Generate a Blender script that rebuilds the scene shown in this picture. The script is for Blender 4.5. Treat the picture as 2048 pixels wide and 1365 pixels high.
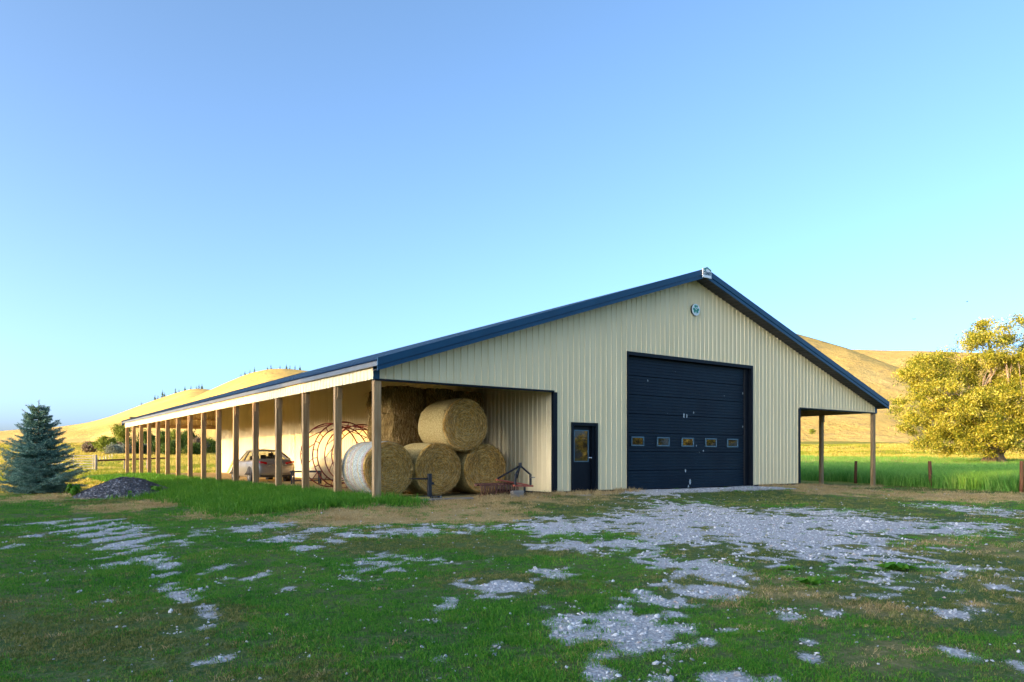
import bpy, bmesh, math, random
import numpy as np
from mathutils import Vector, Matrix, noise as mnoise

R = math.radians
sc = bpy.context.scene
for o in list(bpy.data.objects):
    bpy.data.objects.remove(o)
COL = sc.collection
random.seed(7)
rng = np.random.default_rng(11)

# ------------------------------------------------------------------ camera
CAM = np.array([-8.3273, -17.4331, 1.0123])
YAW = -0.6287
FW = np.array([-math.sin(YAW), math.cos(YAW), 0.0])
RT = np.array([math.cos(YAW), math.sin(YAW), 0.0])
FPX = 1489.03
cd = bpy.data.cameras.new('camera')
cam = bpy.data.objects.new('camera', cd)
COL.objects.link(cam)
cam.location = CAM
cam.rotation_euler = (math.pi / 2, 0, YAW)
cd.sensor_width = 36.0
cd.lens = FPX * 36.0 / 2048.0
cd.shift_y = 0.1143
cd.clip_start = 0.1
cd.clip_end = 20000
sc.camera = cam

# ------------------------------------------------------------------ light
SUN_TO = Vector((5.9, -0.5, -0.757)).normalized()      # the way the light travels
to_sun = -SUN_TO
world = bpy.data.worlds.new('World')
sc.world = world
world.use_nodes = True
wn = world.node_tree.nodes
wl = world.node_tree.links
wn.clear()
sky = wn.new('ShaderNodeTexSky')
sky.sky_type = 'NISHITA'
sky.sun_disc = False
sky.sun_elevation = math.asin(to_sun.z)
sky.sun_rotation = math.atan2(to_sun.x, to_sun.y)
sky.altitude = 1200
sky.air_density = 0.4
sky.dust_density = 8.0
sky.ozone_density = 2.0
hs = wn.new('ShaderNodeHueSaturation')
hs.inputs['Saturation'].default_value = 0.97
hs.inputs['Hue'].default_value = 0.489
bgn = wn.new('ShaderNodeBackground')
bgn.inputs['Strength'].default_value = 0.15
won = wn.new('ShaderNodeOutputWorld')
wl.new(sky.outputs[0], hs.inputs['Color'])
wl.new(hs.outputs[0], bgn.inputs['Color'])
wl.new(bgn.outputs[0], won.inputs['Surface'])
sl = bpy.data.lights.new('sun', 'SUN')
sl.energy = 1.5
sl.angle = R(0.6)
sl.color = (1.0, 0.60, 0.16)
sun = bpy.data.objects.new('sun', sl)
COL.objects.link(sun)
sun.rotation_euler = SUN_TO.to_track_quat('-Z', 'Y').to_euler()
sun.location = (-60, 10, 30)
sc.view_settings.view_transform = 'Standard'
sc.view_settings.look = 'None'
sc.view_settings.gamma = 1.0
sc.view_settings.exposure = 2.5
sc.view_settings.use_curve_mapping = False
sc.render.engine = 'CYCLES'
sc.cycles.max_bounces = 8
sc.cycles.diffuse_bounces = 4
sc.cycles.glossy_bounces = 3
sc.cycles.transparent_max_bounces = 12

# ------------------------------------------------------------------ helpers
def tag(o, label=None, cat=None, group=None, kind=None):
    if label: o['label'] = label
    if cat: o['category'] = cat
    if group: o['group'] = group
    if kind: o['kind'] = kind
    return o

def empty(name, loc=(0, 0, 0), rz=0.0):
    o = bpy.data.objects.new(name, None)
    o.empty_display_size = 0.2
    COL.objects.link(o)
    o.location = loc
    o.rotation_euler = (0, 0, rz)
    return o

def link_mesh(name, me, parent=None, mat=None):
    if mat and not me.materials:
        me.materials.append(mat)
    o = bpy.data.objects.new(name, me)
    COL.objects.link(o)
    if parent is not None:
        o.parent = parent
    return o

def copy_tree(o, parent=None):
    c = o.copy()
    COL.objects.link(c)
    c.parent = parent
    for ch in o.children:
        copy_tree(ch, c)
    return c

class MB:
    def __init__(s):
        s.v = []; s.f = []
    def add(s, vs, fs):
        n = len(s.v)
        s.v.extend([tuple(p) for p in vs])
        s.f.extend([tuple(i + n for i in f) for f in fs])
        return s
    def box(s, x0, x1, y0, y1, z0, z1, M=None):
        vs = [Vector((x, y, z)) for z in (z0, z1) for y in (y0, y1) for x in (x0, x1)]
        if M is not None: vs = [M @ p for p in vs]
        return s.add(vs, [(0, 2, 3, 1), (4, 5, 7, 6), (0, 1, 5, 4), (2, 6, 7, 3), (0, 4, 6, 2), (1, 3, 7, 5)])
    def beam(s, p0, p1, w, h, up=(0, 0, 1)):
        p0 = Vector(p0); p1 = Vector(p1)
        d = (p1 - p0).normalized()
        u = Vector(up)
        if abs(d.dot(u)) > 0.99: u = Vector((0, 1, 0))
        a = d.cross(u).normalized() * (w / 2)
        b = a.cross(d).normalized() * (h / 2)
        vs = [p + sa * a + sb * b for p in (p0, p1) for sa, sb in ((-1, -1), (1, -1), (1, 1), (-1, 1))]
        return s.add(vs, [(3, 2, 1, 0), (4, 5, 6, 7), (0, 1, 5, 4), (1, 2, 6, 5), (2, 3, 7, 6), (3, 0, 4, 7)])
    def tube(s, pts, rad, n=8, cap=True):
        pts = [Vector(p) for p in pts]
        if not hasattr(rad, '__len__'): rad = [rad] * len(pts)
        rings = []
        a = None
        for i, p in enumerate(pts):
            d = (pts[min(i + 1, len(pts) - 1)] - pts[max(i - 1, 0)])
            if d.length < 1e-9: d = Vector((0, 0, 1))
            d.normalize()
            if a is None:
                u = Vector((0, 0, 1)) if abs(d.z) < 0.9 else Vector((1, 0, 0))
                a = d.cross(u).normalized()
            else:
                a = (a - d * a.dot(d))
                if a.length < 1e-6: a = d.orthogonal()
                a.normalize()
            b = d.cross(a)
            rings.append([p + (a * math.cos(t) + b * math.sin(t)) * rad[i] for t in [2 * math.pi * k / n for k in range(n)]])
        vs = [q for r_ in rings for q in r_]
        fs = []
        for i in range(len(pts) - 1):
            for k in range(n):
                fs.append((i * n + k, i * n + (k + 1) % n, (i + 1) * n + (k + 1) % n, (i + 1) * n + k))
        if cap:
            fs.append(tuple(range(n - 1, -1, -1)))
            fs.append(tuple((len(pts) - 1) * n + k for k in range(n)))
        return s.add(vs, fs)
    def mesh(s, name, smooth=False):
        me = bpy.data.meshes.new(name)
        me.from_pydata(s.v, [], s.f)
        me.update()
        if smooth:
            me.polygons.foreach_set('use_smooth', [True] * len(me.polygons))
        return me
    def build(s, name, mat, parent=None, smooth=False, bevel=0.0):
        me = s.mesh(name, smooth)
        o = link_mesh(name, me, parent, mat)
        if bevel:
            m = o.modifiers.new('bevel', 'BEVEL')
            m.width = bevel; m.segments = 2; m.limit_method = 'ANGLE'
        return o

def np_mesh(name, V, F, mat=None, parent=None, smooth=False):
    """V (n,3), F (m,k) equal-sized faces."""
    me = bpy.data.meshes.new(name)
    V = np.ascontiguousarray(V, dtype=np.float32); F = np.ascontiguousarray(F, dtype=np.int32)
    k = F.shape[1]
    me.vertices.add(len(V)); me.vertices.foreach_set('co', V.ravel())
    me.loops.add(F.size); me.loops.foreach_set('vertex_index', F.ravel())
    me.polygons.add(len(F))
    me.polygons.foreach_set('loop_start', np.arange(0, F.size, k, dtype=np.int32))
    me.update(calc_edges=True)
    if smooth:
        me.polygons.foreach_set('use_smooth', np.ones(len(F), dtype=bool))
    return link_mesh(name, me, parent, mat)

def attr(o, name, vals):
    a = o.data.attributes.new(name, 'FLOAT', 'POINT')
    a.data.foreach_set('value', np.ascontiguousarray(vals, dtype=np.float32))

# value noise in the ground plane
_perm = np.random.default_rng(3).random((256, 256))
def vnoise(x, y):
    xi = np.floor(x).astype(int); yi = np.floor(y).astype(int)
    fx = x - xi; fy = y - yi
    fx = fx * fx * (3 - 2 * fx); fy = fy * fy * (3 - 2 * fy)
    g = lambda a, b: _perm[a & 255, b & 255]
    return (g(xi, yi) * (1 - fx) + g(xi + 1, yi) * fx) * (1 - fy) + (g(xi, yi + 1) * (1 - fx) + g(xi + 1, yi + 1) * fx) * fy
def fbm(x, y, o=4):
    s = 0; a = 0.5
    for k in range(o):
        s = s + a * vnoise(x * 2 ** k + 17.3 * k, y * 2 ** k - 9.1 * k); a *= 0.5
    return s / (1 - 0.5 ** o)
def sstep(a, b, x):
    t = np.clip((x - a) / (b - a), 0, 1)
    return t * t * (3 - 2 * t)

# ------------------------------------------------------------------ materials
class N:
    def __init__(s, name):
        s.m = bpy.data.materials.new(name); s.m.use_nodes = True
        s.t = s.m.node_tree; s.n = s.t.nodes; s.l = s.t.links
        s.b = s.n['Principled BSDF']
    def new(s, typ, **kw):
        x = s.n.new(typ)
        for k, v in kw.items():
            if k in x.inputs: x.inputs[k].default_value = v
            else: setattr(x, k, v)
        return x
    def link(s, a, b): s.l.new(a, b)
    def noise(s, scale, detail=4, vec=None, rough=0.6):
        x = s.new('ShaderNodeTexNoise', Scale=scale, Detail=detail, Roughness=rough)
        if vec is not None: s.link(vec, x.inputs['Vector'])
        return x.outputs['Fac']
    def coord(s, which='Object', scale=None):
        c = s.new('ShaderNodeTexCoord').outputs[which]
        if scale:
            m = s.new('ShaderNodeMapping'); m.inputs['Scale'].default_value = scale
            s.link(c, m.inputs['Vector']); return m.outputs[0]
        return c
    def ramp(s, fac, stops):
        r_ = s.new('ShaderNodeValToRGB'); e = r_.color_ramp.elements
        while len(e) < len(stops): e.new(0.5)
        for i, (p, c) in enumerate(stops):
            e[i].position = p; e[i].color = (*c, 1) if len(c) == 3 else c
        s.link(fac, r_.inputs[0]); return r_.outputs[0]
    def mix(s, fac, a, b, mode='MIX'):
        x = s.new('ShaderNodeMix', data_type='RGBA', blend_type=mode)
        for k, v in ((0, fac), (6, a), (7, b)):
            if hasattr(v, 'is_linked'): s.link(v, x.inputs[k])
            elif k == 0: x.inputs[0].default_value = v
            else: x.inputs[k].default_value = (*v, 1)
        return x.outputs[2]
    def math(s, op, a, b=None):
        x = s.new('ShaderNodeMath', operation=op)
        for i, v in enumerate((a, b)):
            if v is None: continue
            if hasattr(v, 'is_linked'): s.link(v, x.inputs[i])
            else: x.inputs[i].default_value = v
        return x.outputs[0]
    def attr(s, name): return s.new('ShaderNodeAttribute', attribute_name=name).outputs['Fac']
    def color(s, c):
        if hasattr(c, 'is_linked'): s.link(c, s.b.inputs['Base Color'])
        else: s.b.inputs['Base Color'].default_value = (*c, 1)
        return s
    def set(s, rough=None, metal=None, spec=None, **kw):
        if rough is not None:
            if hasattr(rough, 'is_linked'): s.link(rough, s.b.inputs['Roughness'])
            else: s.b.inputs['Roughness'].default_value = rough
        if metal is not None: s.b.inputs['Metallic'].default_value = metal
        if spec is not None: s.b.inputs['Specular IOR Level'].default_value = spec
        return s
    def bump(s, h, strength=0.3, dist=0.02):
        b = s.new('ShaderNodeBump', Strength=strength, Distance=dist)
        s.link(h, b.inputs['Height']); s.link(b.outputs[0], s.b.inputs['Normal']); return s

def paint(name, c, rough=0.45, var=0.12, nscale=3.0, spec=0.5, metal=0.0, vec=None, streak=False):
    n = N(name)
    co = n.coord('Object', (1, 1, 0.15) if streak else None)
    f1 = n.noise(nscale, 5, co)
    lo = tuple(x * (1 - var) for x in c); hi = tuple(min(1, x * (1 + var)) for x in c)
    n.color(n.ramp(f1, [(0.3, lo), (0.7, hi)]))
    n.set(rough=rough, spec=spec, metal=metal)
    return n.m

M = {}
def mk_siding():
    n = N('siding_tan')
    co = n.coord('Object')
    st = n.noise(2.2, 5, n.coord('Object', (1.0, 1.0, 0.12)))
    sp = n.noise(0.35, 4, co)
    c = n.mix(n.ramp(st, [(0.35, (0, 0, 0)), (0.75, (1, 1, 1))]), (0.80, 0.645, 0.355), (0.86, 0.705, 0.41))
    c = n.mix(n.math('MULTIPLY', n.ramp(sp, [(0.45, (0, 0, 0)), (0.8, (1, 1, 1))]), 0.25), c, (0.70, 0.57, 0.33))
    n.color(c).set(rough=0.5, spec=0.4)
    return n.m
M['siding'] = mk_siding()
M['navy'] = paint('navy_trim_metal', (0.004, 0.050, 0.105), 0.4, 0.15, 2.0, spec=0.25)  # dark blue trim paint, with reflected sky put into the brighter blue
M['black'] = paint('dark_trim_metal', (0.005, 0.008, 0.013), 0.5, 0.2, 2.0, spec=0.15)  # same dark trim paint, nearly black with recess shade put in
M['roof'] = paint('navy_roof_metal', (0.020, 0.050, 0.095), 0.30, 0.2, 0.7)
M['soffit'] = paint('dark_soffit', (0.03, 0.03, 0.035), 0.6, 0.2, 3)
M['eave'] = paint('grey_eave_trim', (0.10, 0.11, 0.12), 0.45, 0.2, 2)
M['steel'] = paint('brushed_steel', (0.6, 0.6, 0.6), 0.25, 0.1, 5, metal=1.0)
M['dark_glass'] = N('dark_glass').color((0.012, 0.012, 0.012)).set(rough=0.03, spec=0.8).m
M['white'] = paint('white_sign_face', (0.75, 0.80, 0.79), 0.4, 0.05, 3)
M['green'] = paint('green_sign_print', (0.0, 0.23, 0.15), 0.5, 0.08, 3)
M['ink'] = paint('dark_sign_print', (0.01, 0.05, 0.07), 0.5, 0.08, 3)
M['frame_blue'] = paint('window_frame_blue', (0.06, 0.13, 0.17), 0.4, 0.15, 4)

def mk_door():
    n = N('door_navy')
    co = n.coord('Object')
    f = n.noise(0.9, 6, co)
    base = n.ramp(f, [(0.3, (0.003, 0.010, 0.020)), (0.75, (0.006, 0.020, 0.034))])
    # bird droppings and scuffs: pale specks with a shape of their own
    v = n.new('ShaderNodeTexVoronoi', Scale=3.2)
    n.link(n.coord('Object', (1.3, 1, 0.6)), v.inputs['Vector'])
    pick = n.noise(0.7, 2, co)
    spot = n.math('LESS_THAN', v.outputs['Distance'], n.math('MULTIPLY', n.math('SUBTRACT', pick, 0.47), 0.85))
    c = n.mix(spot, base, (0.42, 0.46, 0.46))
    fine = n.math('GREATER_THAN', n.noise(38, 3, co), 0.715)
    c = n.mix(n.math('MULTIPLY', fine, 0.5), c, (0.3, 0.34, 0.36))
    n.color(c).set(rough=0.5, spec=0.15)
    return n.m
M['door'] = mk_door()

def mk_wood(name, c0, c1, sc_=(14, 14, 0.9)):
    n = N(name)
    w = n.noise(1.0, 6, n.coord('Object', sc_), 0.65)
    w2 = n.noise(0.8, 3, n.coord('Object'))
    c = n.ramp(w, [(0.32, c0), (0.52, tuple((a + b) / 2 for a, b in zip(c0, c1))), (0.7, c1)])
    c = n.mix(n.math('MULTIPLY', w2, 0.35), c, tuple(x * 0.7 for x in c0))
    n.color(c).set(rough=0.8, spec=0.2).bump(w, 0.4, 0.006)
    return n.m
M['post'] = mk_wood('post_wood', (0.27, 0.155, 0.065), (0.55, 0.38, 0.20))
M['lumber'] = mk_wood('rafter_lumber', (0.36, 0.22, 0.10), (0.52, 0.36, 0.18), (3, 3, 3))
M['skirt'] = mk_wood('treated_skirt_board', (0.22, 0.10, 0.05), (0.34, 0.19, 0.10), (0.8, 0.8, 14))
M['fence'] = mk_wood('red_brown_post_wood', (0.12, 0.045, 0.02), (0.25, 0.11, 0.05))
M['greywood'] = mk_wood('weathered_wood', (0.20, 0.17, 0.14), (0.38, 0.34, 0.28), (1, 12, 12))
M['newwood'] = mk_wood('fresh_wood', (0.45, 0.25, 0.08), (0.62, 0.42, 0.16), (1, 12, 12))

def mk_ground():
    n = N('ground_surface')
    pos = n.new('ShaderNodeNewGeometry').outputs['Position']
    g, dry, lush, fld = n.attr('gravel'), n.attr('dry'), n.attr('lush'), n.attr('field')
    f1 = n.noise(1.3, 6, pos); f2 = n.noise(14, 5, pos); f3 = n.noise(60, 4, pos, 0.7)
    grass = n.ramp(f1, [(0.30, (0.028, 0.075, 0.014)), (0.5, (0.050, 0.110, 0.018)), (0.7, (0.095, 0.125, 0.030))])
    grass = n.mix(n.ramp(f2, [(0.40, (0, 0, 0)), (0.72, (1, 1, 1))]), grass, (0.12, 0.13, 0.05))
    grass = n.mix(n.ramp(f3, [(0.55, (0, 0, 0)), (0.75, (1, 1, 1))]), grass, (0.24, 0.22, 0.17))
    lushc = n.ramp(f2, [(0.3, (0.035, 0.12, 0.008)), (0.7, (0.07, 0.20, 0.012))])
    grass = n.mix(lush, grass, lushc)
    dryc = n.ramp(f2, [(0.3, (0.30, 0.20, 0.085)), (0.55, (0.46, 0.32, 0.14)), (0.75, (0.60, 0.44, 0.22))])
    c = n.mix(n.math('MULTIPLY', dry, 0.85), grass, dryc)
    fieldc = n.ramp(f1, [(0.3, (0.26, 0.25, 0.03)), (0.55, (0.40, 0.33, 0.06)), (0.75, (0.52, 0.39, 0.10))])  # dry field yellow, raised to carry the low sun on the grass
    far = n.noise(0.045, 6, n.coord('Object', (1, 2.6, 1)))
    fieldc = n.mix(n.ramp(far, [(0.42, (0, 0, 0)), (0.62, (1, 1, 1))]), fieldc, (0.24, 0.26, 0.03))
    c = n.mix(fld, c, fieldc)
    # gravel: small stones of many greys
    vo = n.new('ShaderNodeTexVoronoi', Scale=34.0); n.link(pos, vo.inputs['Vector'])
    st = n.ramp(n.new('ShaderNodeSeparateColor').outputs[0], [(0, (0, 0, 0)), (1, (1, 1, 1))]) if False else None
    sep = n.new('ShaderNodeSeparateColor'); n.link(vo.outputs['Color'], sep.inputs[0])
    stone = n.ramp(sep.outputs[0], [(0.0, (0.34, 0.34, 0.35)), (0.45, (0.50, 0.50, 0.51)), (0.8, (0.66, 0.65, 0.65)), (1.0, (0.52, 0.42, 0.36))])
    stone = n.mix(n.ramp(vo.outputs['Distance'], [(0.25, (0, 0, 0)), (0.7, (1, 1, 1))]), stone, (0.27, 0.26, 0.25))
    dust = n.mix(n.noise(3.0, 5, pos), (0.46, 0.45, 0.43), (0.58, 0.56, 0.54))
    stone = n.mix(0.35, stone, dust)
    gm = n.math('ADD', g, n.math('MULTIPLY', n.math('SUBTRACT', f3, 0.5), 1.5))
    gm = n.ramp(gm, [(0.36, (0, 0, 0)), (0.60, (1, 1, 1))])
    c = n.mix(gm, c, stone)
    n.color(c).set(rough=0.95, spec=0.1)
    h = n.math('ADD', n.math('MULTIPLY', f2, 0.6), n.math('ADD', n.math('MULTIPLY', f3, 0.5), n.math('MULTIPLY', vo.outputs['Distance'], -0.5)))
    n.bump(h, 0.7, 0.05)
    return n.m
M['ground'] = mk_ground()

def mk_leaf(name, stops, trans=0.35, rough=0.6, world=None):
    n = N(name)
    rnd = n.new('ShaderNodeNewGeometry').outputs['Random Per Island']
    big = n.noise(0.55, 3, n.coord('Object')) if world is None else n.noise(world, 4, n.new('ShaderNodeNewGeometry').outputs['Position'])
    fac = n.math('ADD', n.math('MULTIPLY', rnd, 0.6), n.math('MULTIPLY', n.math('SUBTRACT', big, 0.3), 0.9))
    c = n.ramp(fac, stops)
    n.color(c).set(rough=rough, spec=0.25)
    tr = n.new('ShaderNodeBsdfTranslucent'); n.link(c, tr.inputs['Color'])
    ms = n.new('ShaderNodeMixShader'); ms.inputs[0].default_value = trans
    out = n.n['Material Output']
    n.link(n.b.outputs[0], ms.inputs[1]); n.link(tr.outputs[0], ms.inputs[2]); n.link(ms.outputs[0], out.inputs['Surface'])
    return n.m
M['willow'] = mk_leaf('willow_leaf', [(0.12, (0.08, 0.13, 0.012)), (0.40, (0.27, 0.28, 0.022)), (0.60, (0.54, 0.45, 0.04)), (0.9, (0.80, 0.70, 0.18))], 0.45)  # ramp puts sunlit clump tops and shaded green inner leaves into the colour
M['leaf'] = mk_leaf('broad_leaf', [(0.15, (0.035, 0.075, 0.012)), (0.5, (0.08, 0.14, 0.02)), (0.85, (0.17, 0.22, 0.035))])
M['leaf_lit'] = mk_leaf('sunlit_leaf', [(0.15, (0.12, 0.16, 0.015)), (0.5, (0.22, 0.27, 0.03)), (0.85, (0.36, 0.38, 0.06))])  # brighter copy of the leaf colours with sunlight put in
M['leaf_silver'] = mk_leaf('silver_leaf', [(0.15, (0.15, 0.17, 0.12)), (0.5, (0.25, 0.27, 0.19)), (0.85, (0.35, 0.36, 0.25))])
M['leaf_brown'] = mk_leaf('brown_twig_leaf', [(0.15, (0.12, 0.085, 0.055)), (0.5, (0.19, 0.14, 0.09)), (0.85, (0.27, 0.20, 0.12))])
M['spruce'] = mk_leaf('spruce_needles', [(0.1, (0.05, 0.115, 0.09)), (0.45, (0.14, 0.27, 0.21)), (0.9, (0.34, 0.50, 0.40))], 0.18)
M['grass'] = mk_leaf('lawn_blade', [(0.1, (0.022, 0.105, 0.010)), (0.4, (0.055, 0.23, 0.014)), (0.7, (0.13, 0.30, 0.022)), (0.95, (0.32, 0.26, 0.07))], 0.3, world=0.9)
M['grass_olive'] = mk_leaf('olive_blade', [(0.1, (0.06, 0.10, 0.018)), (0.4, (0.13, 0.17, 0.03)), (0.7, (0.24, 0.23, 0.06)), (0.95, (0.42, 0.32, 0.13))], 0.3, world=1.4)
M['grass_lush'] = mk_leaf('lush_blade', [(0.1, (0.04, 0.15, 0.008)), (0.5, (0.085, 0.25, 0.012)), (0.9, (0.17, 0.32, 0.03))], 0.35, world=0.9)
M['grass_dry'] = mk_leaf('dry_blade', [(0.1, (0.28, 0.17, 0.06)), (0.5, (0.46, 0.32, 0.13)), (0.9, (0.66, 0.50, 0.25))], 0.3, world=0.9)
M['grass_tall'] = mk_leaf('tall_blade', [(0.1, (0.08, 0.25, 0.03)), (0.5, (0.18, 0.40, 0.055)), (0.9, (0.36, 0.52, 0.11))], 0.4, world=0.9)
M['grass_yg'] = mk_leaf('yellow_green_blade', [(0.1, (0.16, 0.22, 0.015)), (0.5, (0.30, 0.33, 0.025)), (0.9, (0.48, 0.46, 0.07))], 0.4, world=0.2)
M['grass_gold'] = mk_leaf('gold_blade', [(0.1, (0.34, 0.29, 0.03)), (0.5, (0.56, 0.43, 0.07)), (0.9, (0.74, 0.58, 0.17))], 0.4, world=0.2)  # gold of the blades includes the low sunlight on them
M['bark'] = mk_wood('tree_bark', (0.10, 0.075, 0.05), (0.26, 0.20, 0.14), (9, 9, 1.5))
M['bark_pale'] = mk_wood('willow_bark', (0.20, 0.14, 0.09), (0.44, 0.34, 0.23), (5, 5, 1.0))

def mk_hill():
    n = N('dry_hill_grass')
    pos = n.new('ShaderNodeNewGeometry').outputs['Position']
    f1 = n.noise(0.012, 6, pos); f2 = n.noise(0.09, 6, pos, 0.7)
    c = n.ramp(f1, [(0.3, (0.62, 0.41, 0.11)), (0.55, (0.70, 0.48, 0.15)), (0.75, (0.76, 0.55, 0.20))])
    c = n.mix(n.ramp(f2, [(0.5, (0, 0, 0)), (0.72, (1, 1, 1))]), c, (0.42, 0.30, 0.13))
    # low sage and scrub as dark flecks on the dry grass
    scr = n.math('MULTIPLY', n.ramp(n.noise(0.35, 3, pos, 0.75), [(0.56, (0, 0, 0)), (0.64, (1, 1, 1))]), n.attr('scrub'))
    c = n.mix(n.math('MULTIPLY', scr, 0.8), c, (0.12, 0.11, 0.05))
    n.color(c).set(rough=1.0, spec=0.0).bump(n.math('ADD', f2, n.math('MULTIPLY', n.noise(0.4, 3, pos), 0.4)), 0.8, 3.0)
    return n.m
M['hill'] = mk_hill()

def mk_stones(name, stops):
    n = N(name)
    rnd = n.new('ShaderNodeObjectInfo').outputs['Random']
    isl = n.new('ShaderNodeNewGeometry').outputs['Random Per Island']
    f = n.math('FRACT', n.math('ADD', rnd, isl))
    c = n.ramp(f, stops)
    n.color(n.mix(n.math('MULTIPLY', n.noise(30, 3, n.coord('Object')), 0.4), c, (0.15, 0.15, 0.15))).set(rough=0.85, spec=0.2)
    return n.m
M['stone'] = mk_stones('gravel_stone', [(0.0, (0.28, 0.28, 0.29)), (0.4, (0.50, 0.50, 0.51)), (0.75, (0.68, 0.67, 0.67)), (0.9, (0.76, 0.75, 0.73)), (1.0, (0.52, 0.37, 0.29))])
def mk_pile():
    n = N('gravel_pile_surface')
    vo = n.new('ShaderNodeTexVoronoi', Scale=16.0); n.link(n.coord('Object'), vo.inputs['Vector'])
    sep = n.new('ShaderNodeSeparateColor'); n.link(vo.outputs['Color'], sep.inputs[0])
    c = n.ramp(sep.outputs[0], [(0, (0.12, 0.12, 0.13)), (0.6, (0.25, 0.25, 0.265)), (1, (0.44, 0.43, 0.43))])
    c = n.mix(n.ramp(vo.outputs['Distance'], [(0.3, (0, 0, 0)), (0.75, (1, 1, 1))]), c, (0.09, 0.09, 0.095))
    n.color(c).set(rough=0.95, spec=0.1).bump(n.math('MULTIPLY', vo.outputs['Distance'], -1.0), 0.9, 0.06)
    return n.m
M['pile'] = mk_pile()

def mk_hay_face(name, r0=0.78):
    """coiled hay: strands follow the turns of the roll (local x,z round the y axis)."""
    n = N(name)
    co = n.coord('Object')
    sx = n.new('ShaderNodeSeparateXYZ'); n.link(co, sx.inputs[0])
    rad = n.math('POWER', n.math('ADD', n.math('MULTIPLY', sx.outputs[0], sx.outputs[0]), n.math('MULTIPLY', sx.outputs[2], sx.outputs[2])), 0.5)
    ang = n.math('ARCTAN2', sx.outputs[2], sx.outputs[0])
    cb = n.new('ShaderNodeCombineXYZ')
    wob = n.noise(3.0, 3, co)
    n.link(n.math('MULTIPLY', n.math('ADD', rad, n.math('MULTIPLY', wob, 0.09)), 30.0), cb.inputs[0])
    n.link(n.math('MULTIPLY', n.math('SINE', n.math('MULTIPLY', ang, 0.5)), 7.0), cb.inputs[1])
    n.link(n.math('MULTIPLY', ang, 2.2), cb.inputs[2])
    st = n.noise(1.0, 5, cb.outputs[0], 0.75)
    fine = n.noise(45, 3, co, 0.7)
    f = n.math('ADD', n.math('MULTIPLY', st, 0.75), n.math('MULTIPLY', fine, 0.25))
    c = n.ramp(f, [(0.35, (0.11, 0.038, 0.006)), (0.43, (0.44, 0.205, 0.036)), (0.51, (0.76, 0.42, 0.09)), (0.62, (0.95, 0.70, 0.28))])
    n.color(c).set(rough=0.9, spec=0.1).bump(f, 1.0, 0.05)
    return n.m
M['hay'] = mk_hay_face('hay_coil')
def mk_wrap(name, base0, base1, streak):
    n = N(name)
    co = n.coord('Object')
    net = n.noise(24, 5, co, 0.85)
    bands = n.noise(5.5, 3, n.coord('Object', (0.02, 1.0, 0.02)))
    c = n.mix(n.ramp(net, [(0.4, (0, 0, 0)), (0.62, (1, 1, 1))]), base0, base1)
    if streak:
        c = n.mix(n.math('MULTIPLY', n.ramp(bands, [(0.52, (0, 0, 0)), (0.58, (1, 1, 1))]), 0.6), c, (0.62, 0.38, 0.09))
        c = n.mix(n.math('MULTIPLY', n.ramp(bands, [(0.41, (1, 1, 1)), (0.46, (0, 0, 0))]), 0.45), c, (0.50, 0.16, 0.12))
    n.color(c).set(rough=0.8, spec=0.2).bump(net, 0.6, 0.02)
    return n.m
M['wrap_white'] = mk_wrap('white_net_wrap', (0.17, 0.19, 0.15), (0.60, 0.64, 0.56), True)
M['wrap_hay'] = mk_wrap('hay_net_wrap', (0.28, 0.185, 0.055), (0.58, 0.44, 0.18), False)
def mk_square_hay():
    n = N('square_hay')
    w = n.noise(1.0, 6, n.coord('Object', (22, 22, 3.0)), 0.7)
    w2 = n.noise(5, 4, n.coord('Object'))
    c = n.ramp(n.math('ADD', n.math('MULTIPLY', w, 0.7), n.math('MULTIPLY', w2, 0.3)), [(0.35, (0.07, 0.04, 0.012)), (0.5, (0.21, 0.13, 0.04)), (0.62, (0.36, 0.24, 0.085)), (0.75, (0.48, 0.35, 0.15))])
    n.color(c).set(rough=0.95, spec=0.05).bump(w, 1.0, 0.08)
    return n.m
M['square_hay'] = mk_square_hay()
M['strand'] = mk_leaf('hay_strand', [(0.1, (0.14, 0.065, 0.015)), (0.5, (0.46, 0.28, 0.08)), (0.9, (0.80, 0.60, 0.28))], 0.2)
M['red_tube'] = paint('red_feeder_paint', (0.20, 0.022, 0.014), 0.5, 0.35, 6)
M['orange_red'] = paint('faded_orange_paint', (0.42, 0.085, 0.035), 0.55, 0.35, 9)
M['rust'] = paint('rusty_tines', (0.13, 0.045, 0.025), 0.75, 0.5, 14)
M['iron'] = paint('black_iron', (0.012, 0.013, 0.016), 0.5, 0.4, 8)
M['galv'] = paint('galvanised_pipe', (0.30, 0.29, 0.27), 0.5, 0.2, 4, metal=0.3)
M['car'] = N('champagne_car_paint').color((0.36, 0.335, 0.30)).set(rough=0.28, metal=0.65).m
M['tyre'] = paint('tyre_rubber', (0.014, 0.014, 0.015), 0.8, 0.2, 12)
M['tail'] = N('red_tail_lamp').color((0.35, 0.006, 0.008)).set(rough=0.12, spec=0.7).m
M['plate'] = paint('licence_plate', (0.45, 0.50, 0.55), 0.5, 0.1, 9)
def mk_carglass():
    n = N('car_glass')
    n.color((0.02, 0.02, 0.02)).set(rough=0.02, spec=0.8)
    tr = n.new('ShaderNodeBsdfTransparent'); tr.inputs[0].default_value = (0.72, 0.76, 0.72, 1)
    ms = n.new('ShaderNodeMixShader'); ms.inputs[0].default_value = 0.72
    n.link(n.b.outputs[0], ms.inputs[1]); n.link(tr.outputs[0], ms.inputs[2]); n.link(ms.outputs[0], n.n['Material Output'].inputs['Surface'])
    return n.m
M['car_glass'] = mk_carglass()
M['trimblack'] = paint('black_plastic', (0.015, 0.015, 0.016), 0.6, 0.1, 4)

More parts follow.
